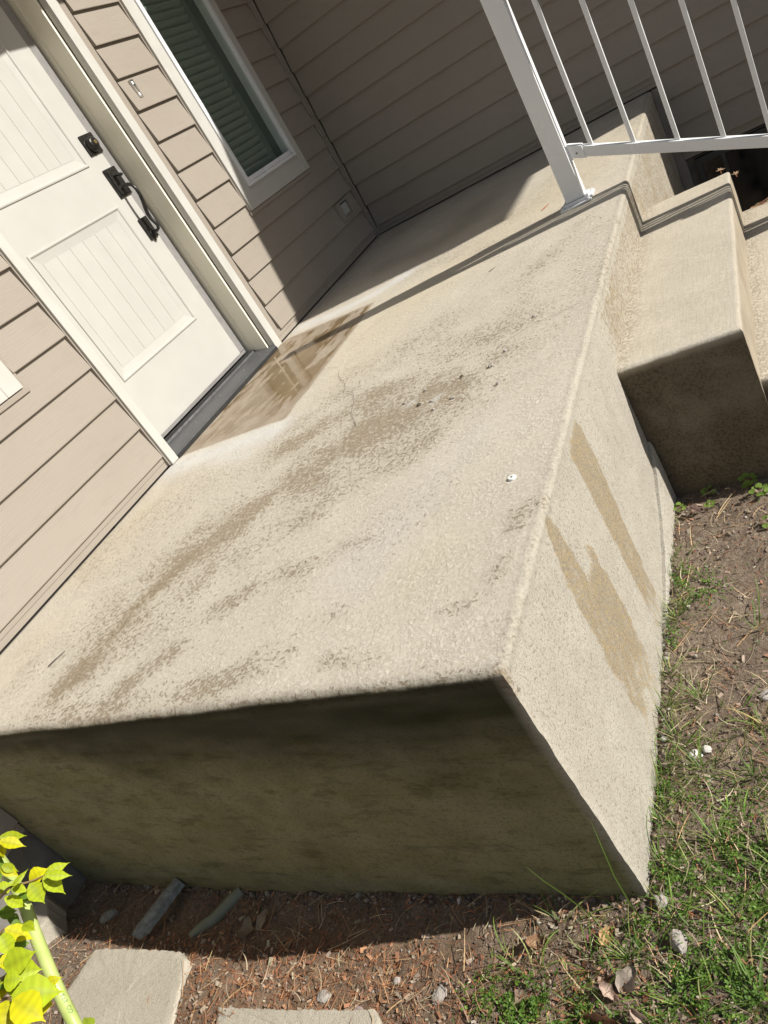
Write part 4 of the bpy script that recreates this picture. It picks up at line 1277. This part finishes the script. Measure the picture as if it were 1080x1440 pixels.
# small-leaved weeds (chickweed): cushions of folded leaves
patches = [(2.02, -3.44, .050, .060, 700), (1.975, -3.37, .030, .035, 260), (1.955, -3.60, .018, .045, 160), (1.99, -4.22, .060, .055, 900), (2.10, -4.20, .070, .050, 1000), (2.12, -4.14, .05, .03, 300),
           (2.09, -4.38, .085, .050, 1500), (2.04, -4.43, .06, .04, 700), (1.70, -4.475, .085, .040, 1300), (1.80, -4.49, .07, .035, 800), (1.625, -4.445, .03, .020, 160), (1.955, -4.46, .045, .03, 260),
           (2.25, -4.3, .2, .15, 1500), (2.0, -4.6, .25, .07, 1500), (1.7, -4.6, .15, .05, 900), (2.06, -4.06, .08, .05, 420), (1.955, -4.02, .02, .08, 260), (2.35, -3.7, .2, .25, 700), (1.93, -4.32, .06, .04, 240), (2.13, -4.28, .05, .03, 400)]
pts, hs = [], []
for (cx, cy, sx, sy, k) in patches:
    x = R_.normal(cx, sx * .62, k); y = R_.normal(cy, sy * .62, k)
    ok = ~(((x < W + .004) & (y > -L - .004)))
    x, y = x[ok], y[ok]
    cl = vnoise(np.stack([x, y, x * 0], 1), 55, 120, 2)
    ok = cl > .40; x, y, cl = x[ok], y[ok], cl[ok]
    pts.append(np.stack([x, y], 1)); hs.append((cl - .35) * .055 * R_.uniform(.4, 1.0, len(x)))
P = np.concatenate(pts); hh = np.concatenate(hs); n = len(P)
z = gzv(P[:, 0], P[:, 1]) + hh
a = R_.uniform(0, 2 * np.pi, n); s = R_.uniform(.0028, .0062, n); el = R_.uniform(-.2, .8, n)
ca, sa = np.cos(a), np.sin(a)
def lp(u, v, w_):   # along, across, up
    return np.stack([P[:, 0] + (u * np.cos(el) * ca - v * sa) * s, P[:, 1] + (u * np.cos(el) * sa + v * ca) * s, z + (u * np.sin(el) + w_) * s], 1)
Vl = np.stack([lp(0, 0, 0), lp(.45, .42, .16), lp(1.0, .34, .10), lp(1.35, 0, -.08), lp(1.0, -.34, .10), lp(.45, -.42, .16), lp(.7, 0, -.02)], 1).reshape(-1, 3)
Fl = np.array([(0, 1, 6), (1, 2, 6), (2, 3, 6), (3, 4, 6), (4, 5, 6), (5, 0, 6)])
Fl = (Fl[None] + (np.arange(n) * 7)[:, None, None]).reshape(-1, 3)
cw_ = pal(n, [(.11, .21, .03), (.15, .27, .04), (.08, .155, .025), (.20, .30, .07)], [4, 3, 3, 1])
cw_ *= np.clip(.75 + hh[:, None] * 14, .7, 1.2) ** 0
fast('chickweed', Vl, Fl, np.repeat(cw_, 7, axis=0), M['blade'], 'low cushions of small-leaved green weeds')

# long single blades leaning over the near face
for (p, lab) in [([(1.826, -4.305, -.672), (1.823, -4.315, -.60), (1.815, -4.325, -.53), (1.806, -4.335, -.47), (1.796, -4.34, -.415)], 'tall grass blade leaning left in front of the dark porch end'),
                 ([(1.930, -4.315, -.655), (1.935, -4.325, -.56), (1.945, -4.33, -.45), (1.955, -4.325, -.36), (1.958, -4.315, -.30)], 'tallest grass blade standing at the porch corner')]:
    b = MB(); pts = [Vector(q) for q in p]; k = len(pts); wdt = [.0030, .0034, .0028, .0018, .0003]
    v = []
    for q, w_ in zip(pts, wdt):
        v += [q + Vector((w_ * .5, w_ * .25, 0)), q + Vector((0, 0, 0)) + Vector((.0, .0006, 0)), q - Vector((w_ * .5, w_ * .25, 0))]
    fs = []
    for i in range(k - 1):
        fs += [(3 * i, 3 * i + 1, 3 * i + 4, 3 * i + 3), (3 * i + 1, 3 * i + 2, 3 * i + 5, 3 * i + 4)]
    b.add(v, fs, (.16, .24, .05))
    o = b.build('grass_blade', M['blade'], None, smooth=True)
    tag(o, lab, 'grass')

# ---- seedlings with round leaves along the foot of the steps
def seedling(x, y, label, n, s, seed, lean=0.0):
    r = np.random.RandomState(seed); z0 = gz(x, y)
    y -= .022; s *= 1.25; z0 = gz(x, y)
    t = thing('seedling', label, 'plant', (x, y, z0), group='round-leaved seedlings by the steps')
    st = MB(); lf = []
    for k in range(n):
        a = 2 * math.pi * k / n + r.uniform(-.4, .4); rr = s * r.uniform(.5, 1.3); h = s * r.uniform(1.3, 2.4)
        p = Vector((rr * math.cos(a), rr * math.sin(a) - lean, h))
        st.tube([(0, 0, -.003), (p.x * .35, p.y * .35, h * .6), tuple(p)], .0007, 5, col=(.35, .22, .12))
        lf.append((p, a, s * r.uniform(.55, .85)))
    st.build('stem', M['blade'], t, smooth=True).location = (0, 0, 0)
    for p, a, q in lf:
        b = MB(); m = 10; tl = Vector((r.uniform(-.3, .3), r.uniform(-.35, .1), 1)).normalized()
        e1 = Vector((math.cos(a), math.sin(a), 0)); e1 = (e1 - tl * e1.dot(tl)).normalized(); e2 = tl.cross(e1)
        ring = []
        for i in range(m):
            th = 2 * math.pi * i / m; ra = q * (1 - .22 * max(0, math.cos(th - math.pi)) ** 4)
            ring.append(p + e1 * (math.cos(th) * ra + q * .6) + e2 * math.sin(th) * ra + tl * (.12 * q * math.cos(2 * th)))
        c0 = p + e1 * q * .6 - tl * q * .12
        cc = (.20, .30, .06)
        b.add([c0] + ring, [(0, 1 + i, 1 + (i + 1) % m) for i in range(m)], cc)
        b.build('leaf', M['blade'], t, smooth=True).location = (0, 0, 0)
    return t
_lk = link
seedling(1.962, -3.045, 'round-leaved seedling nearest the porch flank, in front of the lowest dark step face', 7, .0082, 1, .004)
seedling(2.052, -3.060, 'round-leaved seedling with five loose leaves, second from the porch flank', 6, .0078, 2, .004)
seedling(2.190, -3.062, 'big leafy seedling farthest right under the steps', 12, .0105, 3)
seedling(2.205, -3.205, 'yellowish seedling lying at the right edge on bare mulch', 5, .0085, 4)
seedling(2.04, -2.992, 'shaded seedling pressed against the dark step face', 6, .0090, 5)
seedling(2.16, -2.99, 'larger shaded seedling against the dark step face at the right', 10, .0105, 6)

# ---- paving stones
def paver(outline, z, label, thick=.045, seed=0, tiltx=0.0, tilty=0.0, shadowf=None):
    r = np.random.RandomState(seed)
    cx = sum(p[0] for p in outline) / len(outline); cy = sum(p[1] for p in outline) / len(outline)
    # densify outline
    pts = []
    for i in range(len(outline)):
        a = np.array(outline[i]); b_ = np.array(outline[(i + 1) % len(outline)]); m = max(1, int(np.linalg.norm(b_ - a) / .008))
        for k in range(m): pts.append(a + (b_ - a) * k / m + r.normal(0, .0011, 2))
    pts = np.array(pts); c = np.array([cx, cy]); n = len(pts)
    V = []; 
    for sc, dz in ((0, 0), (.35, 0), (.65, 0), (.85, 0), (.955, 0), (.985, -.0015), (.998, -.005), (1.0, -.010), (1.0, -thick)):
        q = c + (pts - c) * sc if sc else np.repeat(c[None], n, 0)
        V.append(np.stack([q[:, 0], q[:, 1], np.full(n, z + dz)], 1))
    V = np.concatenate(V)
    V[:, 2] += (vnoise(V, 60, seed) - .5) * .0028 + (V[:, 0] - cx) * tiltx + (V[:, 1] - cy) * tilty
    F = np.array([(k * n + i, k * n + (i + 1) % n, (k + 1) * n + (i + 1) % n, (k + 1) * n + i) for k in range(8) for i in range(n)])
    me = np_mesh('paving_stone', V, F)
    set_attr(me, 'dark_tone', shadowf(V) if shadowf is not None else np.zeros(len(V)))
    o = link('paving_stone', me, M['paver'], None, smooth=True, angle=40, normals=False)
    tag(o, label, 'paving stone', 'paving stones in the soil')
    return o
def shadowA(V): return sstep(.50 + .10 * (vnoise(V, 60, 7) - .5) - (V[:, 0] + (V[:, 1] + 4.60) * .9), -.006, .006) * sstep(-4.585 - V[:, 1], -.01, .01)  # shadow patch meant for a paver's colour, not applied
paver([(.355, -4.490), (.47, -4.478), (.60, -4.470), (.700, -4.466), (.742, -4.480), (.790, -4.60), (.84, -4.80), (.52, -4.86), (.40, -4.68), (.33, -4.61)], -.668,
      'chipped tan paving stone between the shrub and the porch shadow', seed=3)
paver([(.925, -4.573), (1.10, -4.556), (1.28, -4.534), (1.366, -4.522), (1.390, -4.540), (1.44, -4.70), (1.02, -4.76)], -.662,
      'pale grey paving stone cut by the bottom edge of the picture', seed=9)
paver([(-.26, -4.345), (-.10, -4.335), (.02, -4.375), (.100, -4.442), (.06, -4.52), (-.10, -4.60), (-.30, -4.50)], -.635,
      'sunlit pinkish block behind the shrub at the left edge', thick=.09, seed=12)

# ---- stones, shards, pipe
simple('white_stone', (.62, .60, .56), .8, .15, 60, .5, 90)
def rock(name, x, y, sx, sy, sz, label, mat, seed, rz=0.0, lift=.2, cat='stone', ang=25):
    import bmesh
    bm = bmesh.new(); bmesh.ops.create_icosphere(bm, subdivisions=3, radius=1)
    me = bpy.data.meshes.new(name); 
    V = np.array([v.co[:] for v in bm.verts])
    k = 1 + (vnoise(V, 1.6, seed, 3) - .5) * .75
    k = np.round(k * 7) / 7 * .5 + k * .5
    for v, kk_ in zip(bm.verts, k): v.co = (v.co.x * sx * kk_, v.co.y * sy * kk_, v.co.z * sz * kk_)
    bm.to_mesh(me); bm.free()
    o = link(name, me, mat, None, smooth=True, angle=ang)
    o.location = (x, y, gz(x, y) + sz * lift); o.rotation_euler = (0, 0, rz)
    tag(o, label, cat)
    return o
rock('stone', 2.016, -3.944, .016, .012, .007, 'larger white stone among the grass beside the porch flank', M['white_stone'], 1, .4)
rock('stone', 2.040, -3.937, .009, .011, .006, 'small white stone touching the larger white stone in the grass', M['white_stone'], 2, 1.2)
rock('stone', 1.51, -4.474, .019, .015, .006, 'pale grey stone in the red mulch, right of the cut paving stone', M['stone'], 3, .8)
rock('stone', 1.215, -4.510, .020, .014, .005, 'flat beige stone just behind the cut paving stone', M['stone'], 4, .2)
rock('stone', 1.992, -4.343, .015, .022, .011, 'rounded pinkish grey stone by the porch corner in the weeds', M['stone'], 5, .5, .5)
rock('stone', 1.39, -4.455, .009, .008, .005, 'small whitish pebble by the edge of the porch shadow', M['stone'], 6, .1)
rock('stone', 2.162, -3.80, .016, .011, .007, 'broken white pebble at the right edge above the grass', M['stone'], 7, .9)
rock('stone', 1.955, -4.27, .012, .016, .009, 'small pale stone at the foot of the porch corner', M['stone'], 8, .3)
# long pale shard leaning from the soil to the near face
def bar(name, a, b_, w_, h_, label, mat, cat, seed):
    a, b_ = Vector(a), Vector(b_); n = 14; d = (b_ - a); s = Vector((-d.y, d.x, 0)).normalized(); V = []
    r = np.random.RandomState(seed)
    for i in range(n + 1):
        t_ = i / n; p = a + d * t_
        ww = w_ * (.35 + .65 * min(1, t_ * 5)) * (1 - .25 * t_) * r.uniform(.93, 1.07); hh_ = h_ * r.uniform(.9, 1.1)
        for (u, v) in ((-1, -1), (-.85, .5), (-.2, 1), (.75, .6), (1, -1)):
            V.append(p + s * u * ww * .5 + Vector((0, 0, v * hh_ * .5)))
    F = []
    for i in range(n):
        for k in range(5):
            k2 = (k + 1) % 5
            F.append((i * 5 + k, i * 5 + k2, (i + 1) * 5 + k2, (i + 1) * 5 + k))
    F.append((0, 1, 2, 3, 4)); F.append(tuple(n * 5 + i for i in (4, 3, 2, 1, 0)))
    m = MB(); m.add(V, F)
    o = m.build(name, mat, None, smooth=True, angle=25)
    return tag(o, label, cat)
bar('stone_shard', (.470, -4.438, -.690), (.500, -4.262, -.712), .052, .030, 'long grey stone shard in the porch shadow, its tip in the sun', M['shard'], 'stone', 3)
b = MB(); b.tube([(.640, -4.400, -.736), (.665, -4.372, -.738), (.69, -4.345, -.744), (.72, -4.30, -.742), (.745, -4.262, -.744)], [.013, .017, .018, .0185, .019], 16)
o = b.build('drain_pipe', M['pipe_plastic'], None, smooth=True, angle=50); tag(o, 'short dull green pipe half buried in the shaded soil', 'pipe')
one = rock('stone', .225, -4.37, .030, .022, .016, 'brown broken stone in the deepest shade near the house foundation', M['shard'], 31, .6)

# ---- dead leaves
def dead_leaf(x, y, length, width, rz, label, col, seed, tilt=(0, 0), curl=.25, z=None, lobes=2):
    r = np.random.RandomState(seed); n, m = 10, 4; V = []
    for i in range(n + 1):
        u = i / n
        half = width * .5 * math.sin(math.pi * min(1, u ** .8)) ** .75 * (1 + .14 * math.sin(u * math.pi * (2 * lobes + 1) + r.uniform(0, 1)))
        for j in range(-m, m + 1):
            v = j / m
            V.append(Vector(((u - .5) * length, v * half, curl * width * (v * v) * .8 + .10 * length * math.sin(u * 5 + seed) + r.normal(0, .0006) - .04 * length * (1 - abs(v)) * 0)))
    K = 2 * m + 1
    F = [(i * K + j, i * K + j + 1, (i + 1) * K + j + 1, (i + 1) * K + j) for i in range(n) for j in range(2 * m)]
    b = MB(); b.add(V, F, col)
    t = b.build('dead_leaf', M['dead_leaf'], None, smooth=True, angle=180)
    t.location = (x, y, (gz(x, y) if z is None else z) + .009); t.rotation_euler = (tilt[0], tilt[1], rz)
    tag(t, label, 'leaf', 'dead leaves lying on the soil')
    s = MB(); s.tube([(-length * .5, 0, .0), (-length * .62, .002, .002), (-length * .74, -.002, .0)], .0008, 5, col=tuple(k * .7 for k in col))
    o = s.build('leaf_stalk', M['dead_leaf'], t); o.location = (0, 0, 0)
    return t
dead_leaf(.850, -4.372, .062, .040, 1.9, 'tan dead leaf in the porch shade, left one of two touching', (.34, .27, .18), 2, (.2, .1))
dead_leaf(.893, -4.345, .062, .024, 1.4, 'narrow tan dead leaf in the porch shade, right one of two touching', (.37, .29, .19), 5, (.35, -.1))
dead_leaf(1.715, -4.360, .046, .026, .25, 'brown curled dead leaf at the sunlit rim of the shade', (.36, .21, .12), 8, (.3, .2), .5)
dead_leaf(1.905, -4.415, .052, .036, .9, 'large greyish brown dead leaf between grass tufts below the porch corner', (.42, .35, .29), 11, (.25, -.2), .4)
dead_leaf(1.872, -4.442, .036, .022, -.5, 'pinkish dead leaf lying beside the largest grey one', (.50, .37, .30), 13, (-.2, .3), .5)
dead_leaf(1.86, -4.485, .075, .030, .1, 'rusty folded dead leaf low at the bottom of the border', (.36, .20, .12), 17, (.5, .1), .7)
dead_leaf(1.935, -4.475, .055, .018, -.6, 'long pale pinkish dead leaf rolled at the bottom edge', (.52, .40, .32), 19, (.2, .4), .9)
dead_leaf(1.855, -4.345, .040, .026, 1.3, 'orange tan dead leaf under the tall blade at the corner', (.55, .34, .17), 23, (.3, .3), .5)
dead_leaf(1.828, -4.345, .024, .018, .3, 'small reddish purple leaf next to the orange tan leaf', (.36, .13, .14), 29, (.1, .2), .3)
dead_leaf(2.008, -3.100, .034, .020, -.4, 'pale pinkish curled leaf under the first seedling', (.50, .38, .33), 31, (.3, .4), .9)
dead_leaf(1.31, -4.37, .018, .008, 1.0, 'small tan leaf in the middle of the porch shade', (.33, .25, .16), 37)
dead_leaf(1.43, -4.385, .022, .008, 1.9, 'slim brown leaf close to the shade edge', (.34, .22, .14), 41)
dead_leaf(1.33, -4.53, .030, .020, .4, 'mauve grey leaf at the right end of the cut paving stone', (.44, .34, .33), 43)

# ---- dried flower heads at the back corner of the steps
def rosette(x, y, z, label, seed, up):
    r = np.random.RandomState(seed)
    t = thing('dried_flower', label, 'dried flower', (x, y, z), group='dried flower heads on the steps')
    for k in range(9):
        a = 2 * math.pi * k / 9 + r.uniform(-.2, .2); l = .020 * r.uniform(.7, 1.15); e = r.uniform(.1, .9)
        d = Vector((math.cos(a) * math.cos(e), math.sin(a) * math.cos(e), math.sin(e))); s_ = Vector((-math.sin(a), math.cos(a), 0))
        b = MB(); w_ = .0034
        b.add([Vector((0, 0, .002)), d * l * .5 + s_ * w_ + Vector((0, 0, .001)), d * l, d * l * .5 - s_ * w_ + Vector((0, 0, .001)), d * l * .5 - Vector((0, 0, .0012))],
              [(0, 1, 4), (1, 2, 4), (2, 3, 4), (3, 0, 4)], (.66, .47, .31))
        b.build('petal', M['dead_leaf'], t, smooth=True).location = (0, 0, 0)
    b = MB(); b.tube([(0, 0, -.012), (0, 0, .002)], [.0016, .0030], 8, col=(.42, .22, .12)); b.build('centre', M['dead_leaf'], t).location = (0, 0, 0)
rosette(2.238, -1.532, -.168, 'dried flower head on the back edge of the upper step tread', 1, 0)
rosette(2.287, -1.540, -.205, 'dried flower head hanging at the outer back corner of the upper step', 2, 0)
# needles caught along the back edge of the steps
n = 150
P = np.concatenate([np.stack([R_.uniform(2.30, 2.60, 90), R_.normal(-1.560, .007, 90)], 1), np.stack([R_.uniform(2.64, 2.95, 60), R_.normal(-1.560, .007, 60)], 1)])
z = np.where(P[:, 0] < 2.61, -.354, -.532) + R_.uniform(.0, .006, n)
V, F, Cc = strips(P, z, R_.uniform(.010, .045, n), R_.uniform(.0012, .0028, n), R_.normal(0, .5, n), R_.normal(.05, .15, n), R_.normal(0, .5, n),
                  pal(n, [(.40, .20, .11), (.48, .33, .19), (.28, .13, .08), (.5, .42, .28)]), seg=4, cross=.6)
fast('needle_litter', V, F, Cc, M['litter'], 'reddish needles caught on the back edge of the lower steps')

# red-brown twig on the porch floor, and a dark one
for pts, nm, lab, col in [([(1.530, -1.545, .0045), (1.545, -1.52, .0065), (1.556, -1.485, .005)], 'twig', 'short reddish twig lying on the porch left of the railing post', (.40, .13, .07)),
                          ([(.425, -4.03, .0042), (.440, -4.005, .006), (.452, -3.975, .0045)], 'twig', 'short black twig lying on the porch near the house wall', (.06, .055, .045)),
                          ([(1.40, -2.12, .0045), (1.425, -2.10, .0062)], 'twig', 'tiny dark twig in the middle of the porch floor', (.07, .06, .05))]:
    b = MB(); b.tube(pts, [.0016] * (len(pts) - 1) + [.0008], 6, col=col); tag(b.build(nm, M['litter'], None, smooth=True), lab, 'twig')

# ------------------------------------------------------------------ hose and shrub
HOSE = [(0.8888, -4.5797, 0.1253), (1.0033, -4.6183, 0.073), (1.0554, -4.6445, 0.0471), (1.0887, -4.6698, 0.0167), (1.1255, -4.7075, -0.0212), (1.1647, -4.7439, -0.0578), (1.1953, -4.7736, -0.0938), (1.2279, -4.8016, -0.1288), (1.3022, -4.8483, -0.1676)]
ctrl = [Vector((.10, -5.00, -.66)), Vector((.35, -4.75, -.20)), Vector((.68, -4.57, .10))] + [Vector(p) for p in HOSE[:-1]] + [Vector((1.33, -4.90, -.26)), Vector((1.55, -5.15, -.50)), Vector((1.9, -5.5, -.645)), Vector((2.6, -6.0, -.665))]
def catmull(P, m=10):
    out = []
    for i in range(len(P) - 1):
        p0 = P[max(0, i - 1)]; p1 = P[i]; p2 = P[i + 1]; p3 = P[min(len(P) - 1, i + 2)]
        for k in range(m):
            t = k / m
            out.append(.5 * ((2 * p1) + (p2 - p0) * t + (2 * p0 - 5 * p1 + 4 * p2 - p3) * t * t + (3 * p1 - p0 - 3 * p2 + p3) * t ** 3))
    out.append(P[-1]); return out
HR = .0108
b = MB(); path = catmull(ctrl, 8); b.tube(path, HR, 20)
hose = b.build('garden_hose', M['hose'], None, smooth=True, angle=60)
tag(hose, 'light green garden hose with dark printed letters passing behind the yellow shrub leaves', 'hose')
# print on the hose: raised-ink letters wrapped on its surface
fc = bpy.data.curves.new('hose_print', 'FONT'); fc.body = 'RTS  CO'; fc.size = .0092; fc.align_x = 'CENTER'; fc.align_y = 'CENTER'
fo = bpy.data.objects.new('hose_print', fc); C.objects.link(fo)
dg = bpy.context.evaluated_depsgraph_get()
fm = bpy.data.meshes.new_from_object(fo.evaluated_get(dg)); bpy.data.objects.remove(fo)
pa, pb = Vector([(1.1898, -4.7696, -0.0846), (1.2055, -4.7879, -0.1118)][0]), Vector([(1.1898, -4.7696, -0.0846), (1.2055, -4.7879, -0.1118)][1])
ai = min(range(len(path)), key=lambda i: (path[i] - (pa + pb) / 2).length)
c0 = path[ai]; T = (path[ai + 2] - path[ai - 2]).normalized()
view = (Vector(CAM_C) - c0).normalized(); view = (view - T * view.dot(T)).normalized(); side_v = T.cross(view)
base_ang = -.35
for v in fm.vertices:
    s_, h_ = v.co.x, v.co.y
    th = base_ang + h_ / HR
    p = c0 + T * s_ + (view * math.cos(th) + side_v * math.sin(th)) * (HR + .0005)
    # follow the bend of the hose
    j = min(range(len(path)), key=lambda i: (path[i] - (c0 + T * s_)).length)
    q0, q1 = path[max(0, j - 1)], path[min(len(path) - 1, j + 1)]; d_ = (q1 - q0).normalized()
    foot = q0 + d_ * (c0 + T * s_ - q0).dot(d_)
    v.co = foot + (p - (c0 + T * s_))
fm.name = 'hose_print'; fm.materials.clear()
link('hose_print', fm, M['ink_green'], hose, normals=False)

LEAVES= [((1.14,-4.6313,0.149),(1.1537,-4.6059,0.1157),0.013,0),((1.1634,-4.6416,0.1562),(1.1834,-4.6307,0.1206),0.0156,0),((1.1108,-4.634,0.1269),(1.1033,-4.6407,0.1016),0.0133,0),((1.1839,-4.6733,0.1363),(1.2086,-4.6748,0.1134),0.0126,0),((1.1906,-4.6728,0.1401),(1.2057,-4.669,0.1175),0.0112,0),((1.2039,-4.6899,0.1108),(1.2142,-4.6612,0.1085),0.007,0),((1.1624,-4.659,0.0681),(1.1825,-4.634,0.0624),0.0203,0),((1.171,-4.6415,0.055),(1.1867,-4.6087,0.0359),0.0145,0),((1.2277,-4.6558,0.0839),(1.2468,-4.6396,0.0536),0.0125,0),((1.2059,-4.6534,0.0746),(1.2303,-4.6594,0.0364),0.0198,0),((1.1947,-4.67,0.082),(1.2036,-4.6819,0.0448),0.0227,0),((1.1689,-4.6829,0.0904),(1.1936,-4.6795,0.0756),0.0114,0),((1.156,-4.6976,0.0857),(1.1655,-4.6917,0.0467),0.0144,0),((1.1257,-4.6783,0.0507),(1.1475,-4.6762,0.0354),0.0149,1),((1.1077,-4.7109,0.0535),(1.1061,-4.6922,0.0263),0.0164,1),((1.1123,-4.6879,0.0786),(1.1157,-4.6663,0.0663),0.0178,0),((1.1329,-4.7268,0.0404),(1.1455,-4.72,-0.0077),0.0207,0),((1.1909,-4.7196,0.0484),(1.2168,-4.7225,0.0359),0.0143,0),((1.1524,-4.7385,0.0533),(1.1666,-4.757,0.0175),0.0203,0),((1.1895,-4.7803,0.0346),(1.2198,-4.7434,0.0165),0.0256,0),((1.1917,-4.7786,0.0223),(1.2168,-4.7579,-0.0105),0.0243,0),((1.2019,-4.7955,0.0278),(1.2221,-4.782,0.014),0.0198,0),((1.2009,-4.7844,-0.0044),(1.2046,-4.7689,-0.0337),0.0129,0),((1.2076,-4.7717,-0.0362),(1.226,-4.7537,-0.0435),0.0116,0),((1.2116,-4.8075,0.0069),(1.2512,-4.7722,-0.0426),0.034,0),((1.2193,-4.8091,0.0081),(1.2602,-4.8162,-0.035),0.031,0),((1.1883,-4.8108,-0.0013),(1.2146,-4.8514,-0.0202),0.0316,0),((1.1893,-4.8013,0.0053),(1.2126,-4.7752,-0.0153),0.0172,0),((1.1957,-4.7939,-0.0459),(1.2022,-4.7852,-0.0719),0.0204,0),((1.1626,-4.801,0.0093),(1.1654,-4.7986,-0.0098),0.0204,0),((1.1837,-4.7784,0.0429),(1.1882,-4.7637,0.0258),0.0171,0),((1.1249,-4.7184,0.0292),(1.1326,-4.7046,0.0145),0.0134,1),((1.1336,-4.7391,0.0096),(1.1481,-4.7255,-0.0065),0.0149,1),((1.1492,-4.7566,0.0306),(1.1656,-4.7368,0.0293),0.0175,1),((1.0647,-4.7398,-0.0017),(1.0811,-4.7154,-0.0005),0.0217,1),((1.0899,-4.7032,0.0243),(1.0972,-4.6978,0.0006),0.0137,1),((1.0893,-4.761,-0.0007),(1.1018,-4.7597,-0.0202),0.0183,1),((1.1377,-4.8218,-0.0713),(1.1588,-4.8046,-0.0684),0.0182,1),((1.155,-4.7864,0.0098),(1.1775,-4.7945,-0.0064),0.0176,1),((1.1121,-4.6469,0.1272),(1.1379,-4.6782,0.0965),0.0176,1)]
shrub = thing('golden_shrub', 'shrub with bright yellow-green leaves in the lower left corner over the hose', 'shrub', (.85, -4.98, -.67))
stems = [[(1.0557, -4.733, 0.0548), (1.1309, -4.6952, 0.0786), (1.1621, -4.6831, 0.0901), (1.1755, -4.6639, 0.0737), (1.1861, -4.6464, 0.0626)], [(1.0819, -4.8294, -0.0201), (1.1537, -4.7899, 0.0056), (1.1838, -4.7773, 0.0176), (1.1959, -4.7684, 0.0194)], [(1.08, -4.8232, -0.0154), (1.1681, -4.8111, -0.004), (1.1928, -4.8048, -0.0046), (1.2004, -4.7992, -0.0155)], [(1.0637, -4.7659, 0.0286), (1.1458, -4.7476, 0.0525), (1.1677, -4.7336, 0.0595)], [(1.0394, -4.6479, 0.1256), (1.1227, -4.6395, 0.1452), (1.1457, -4.6332, 0.1481)]]
root = Vector((.85, -4.98, -.69)); r3 = np.random.RandomState(9)
for s_ in stems:
    p0 = Vector(s_[0]); mid = root.lerp(p0, .5) + Vector((-.05, -.03, .05))
    pts = catmull([root, mid, p0] + [Vector(p) for p in s_[1:]], 5)
    b = MB(); b.tube(pts, [.0045 - .0034 * i / len(pts) for i in range(len(pts))], 7)
    b.build('stem', M['stem_brown'], shrub, smooth=True)
def leaf_mesh(A, B, w_, col, seed, parent):
    r = np.random.RandomState(seed); A, B = Vector(A), Vector(B); d = B - A; l = d.length; d.normalize(); curl_ = r.uniform(-.12, .22)
    view = (Vector(CAM_C) - A).normalized()
    nrm = (SUN * .75 + view * .8 + Vector(r.normal(0, .22, 3))).normalized()
    s_ = d.cross(nrm).normalized(); nrm = s_.cross(d).normalized()
    n = 11; V = []; w_ *= 1.28; B = A + d * l * 1.04; l *= 1.04
    for i in range(n + 1):
        u = i / n; half = w_ * .5 * (math.sin(math.pi * u ** .78) ** (.9 + .9 * u) * (1 + .05 * (i % 2)) if 0 < u < 1 else .02)
        sag = -curl_ * l * u * u + .05 * l * math.sin(u * 3.1)
        for v in (-1, -.5, 0, .5, 1):
            V.append(A + d * l * u + s_ * half * v + nrm * (sag + abs(v) * half * .30 + .03 * half * math.sin(u * 20 + v * 3)))
    F = [(i * 5 + j, i * 5 + j + 1, (i + 1) * 5 + j + 1, (i + 1) * 5 + j) for i in range(n) for j in range(4)]
    cols = []
    for i in range(n + 1):
        for v in (-1, -.5, 0, .5, 1):
            k = (1.0 if abs(v) == 1 else 1.06 if v else .80) * (.92 + .16 * (i % 2)) * (.86 + .2 * i / n)
            cols.append(tuple(c * k * r.uniform(.97, 1.03) for c in col))
    b = MB(); b.v = [tuple(v) for v in V]; b.f = F; b.c = cols
    return b.build('leaf', M['shrub_leaf'], parent, smooth=True, angle=180)
for i, (A, B, w_, dk) in enumerate(LEAVES):
    f = r3.uniform(.85, 1.1)
    yel = A[2] < .0 or r3.rand() < .3
    col = (.56 * f, .54 * f, .008) if yel else (.40 * f, .49 * f, .015)
    if dk: col = (.14 * f, .24 * f, .025)
    leaf_mesh(A, B, w_ * (1.18 if A[2] < .035 and not dk else 1), col, 200 + i, shrub)
# the rest of the bush, beyond the left edge
for k in range(70):
    c_ = Vector((.95 + r3.normal(0, .10), -4.82 + r3.normal(0, .10), -.10 + r3.uniform(-.30, .22)))
    if (c_.x - .85) * .55 + (c_.y + 4.9) > .06 - .0: c_ -= Vector((.12, .16, 0))
    d_ = Vector((r3.normal(), r3.normal(), r3.normal(0, .4))).normalized() * r3.uniform(.028, .048)
    f = r3.uniform(.85, 1.1)
    leaf_mesh(c_, c_ + d_, .021, (.36 * f, .47 * f, .035), 400 + k, shrub)
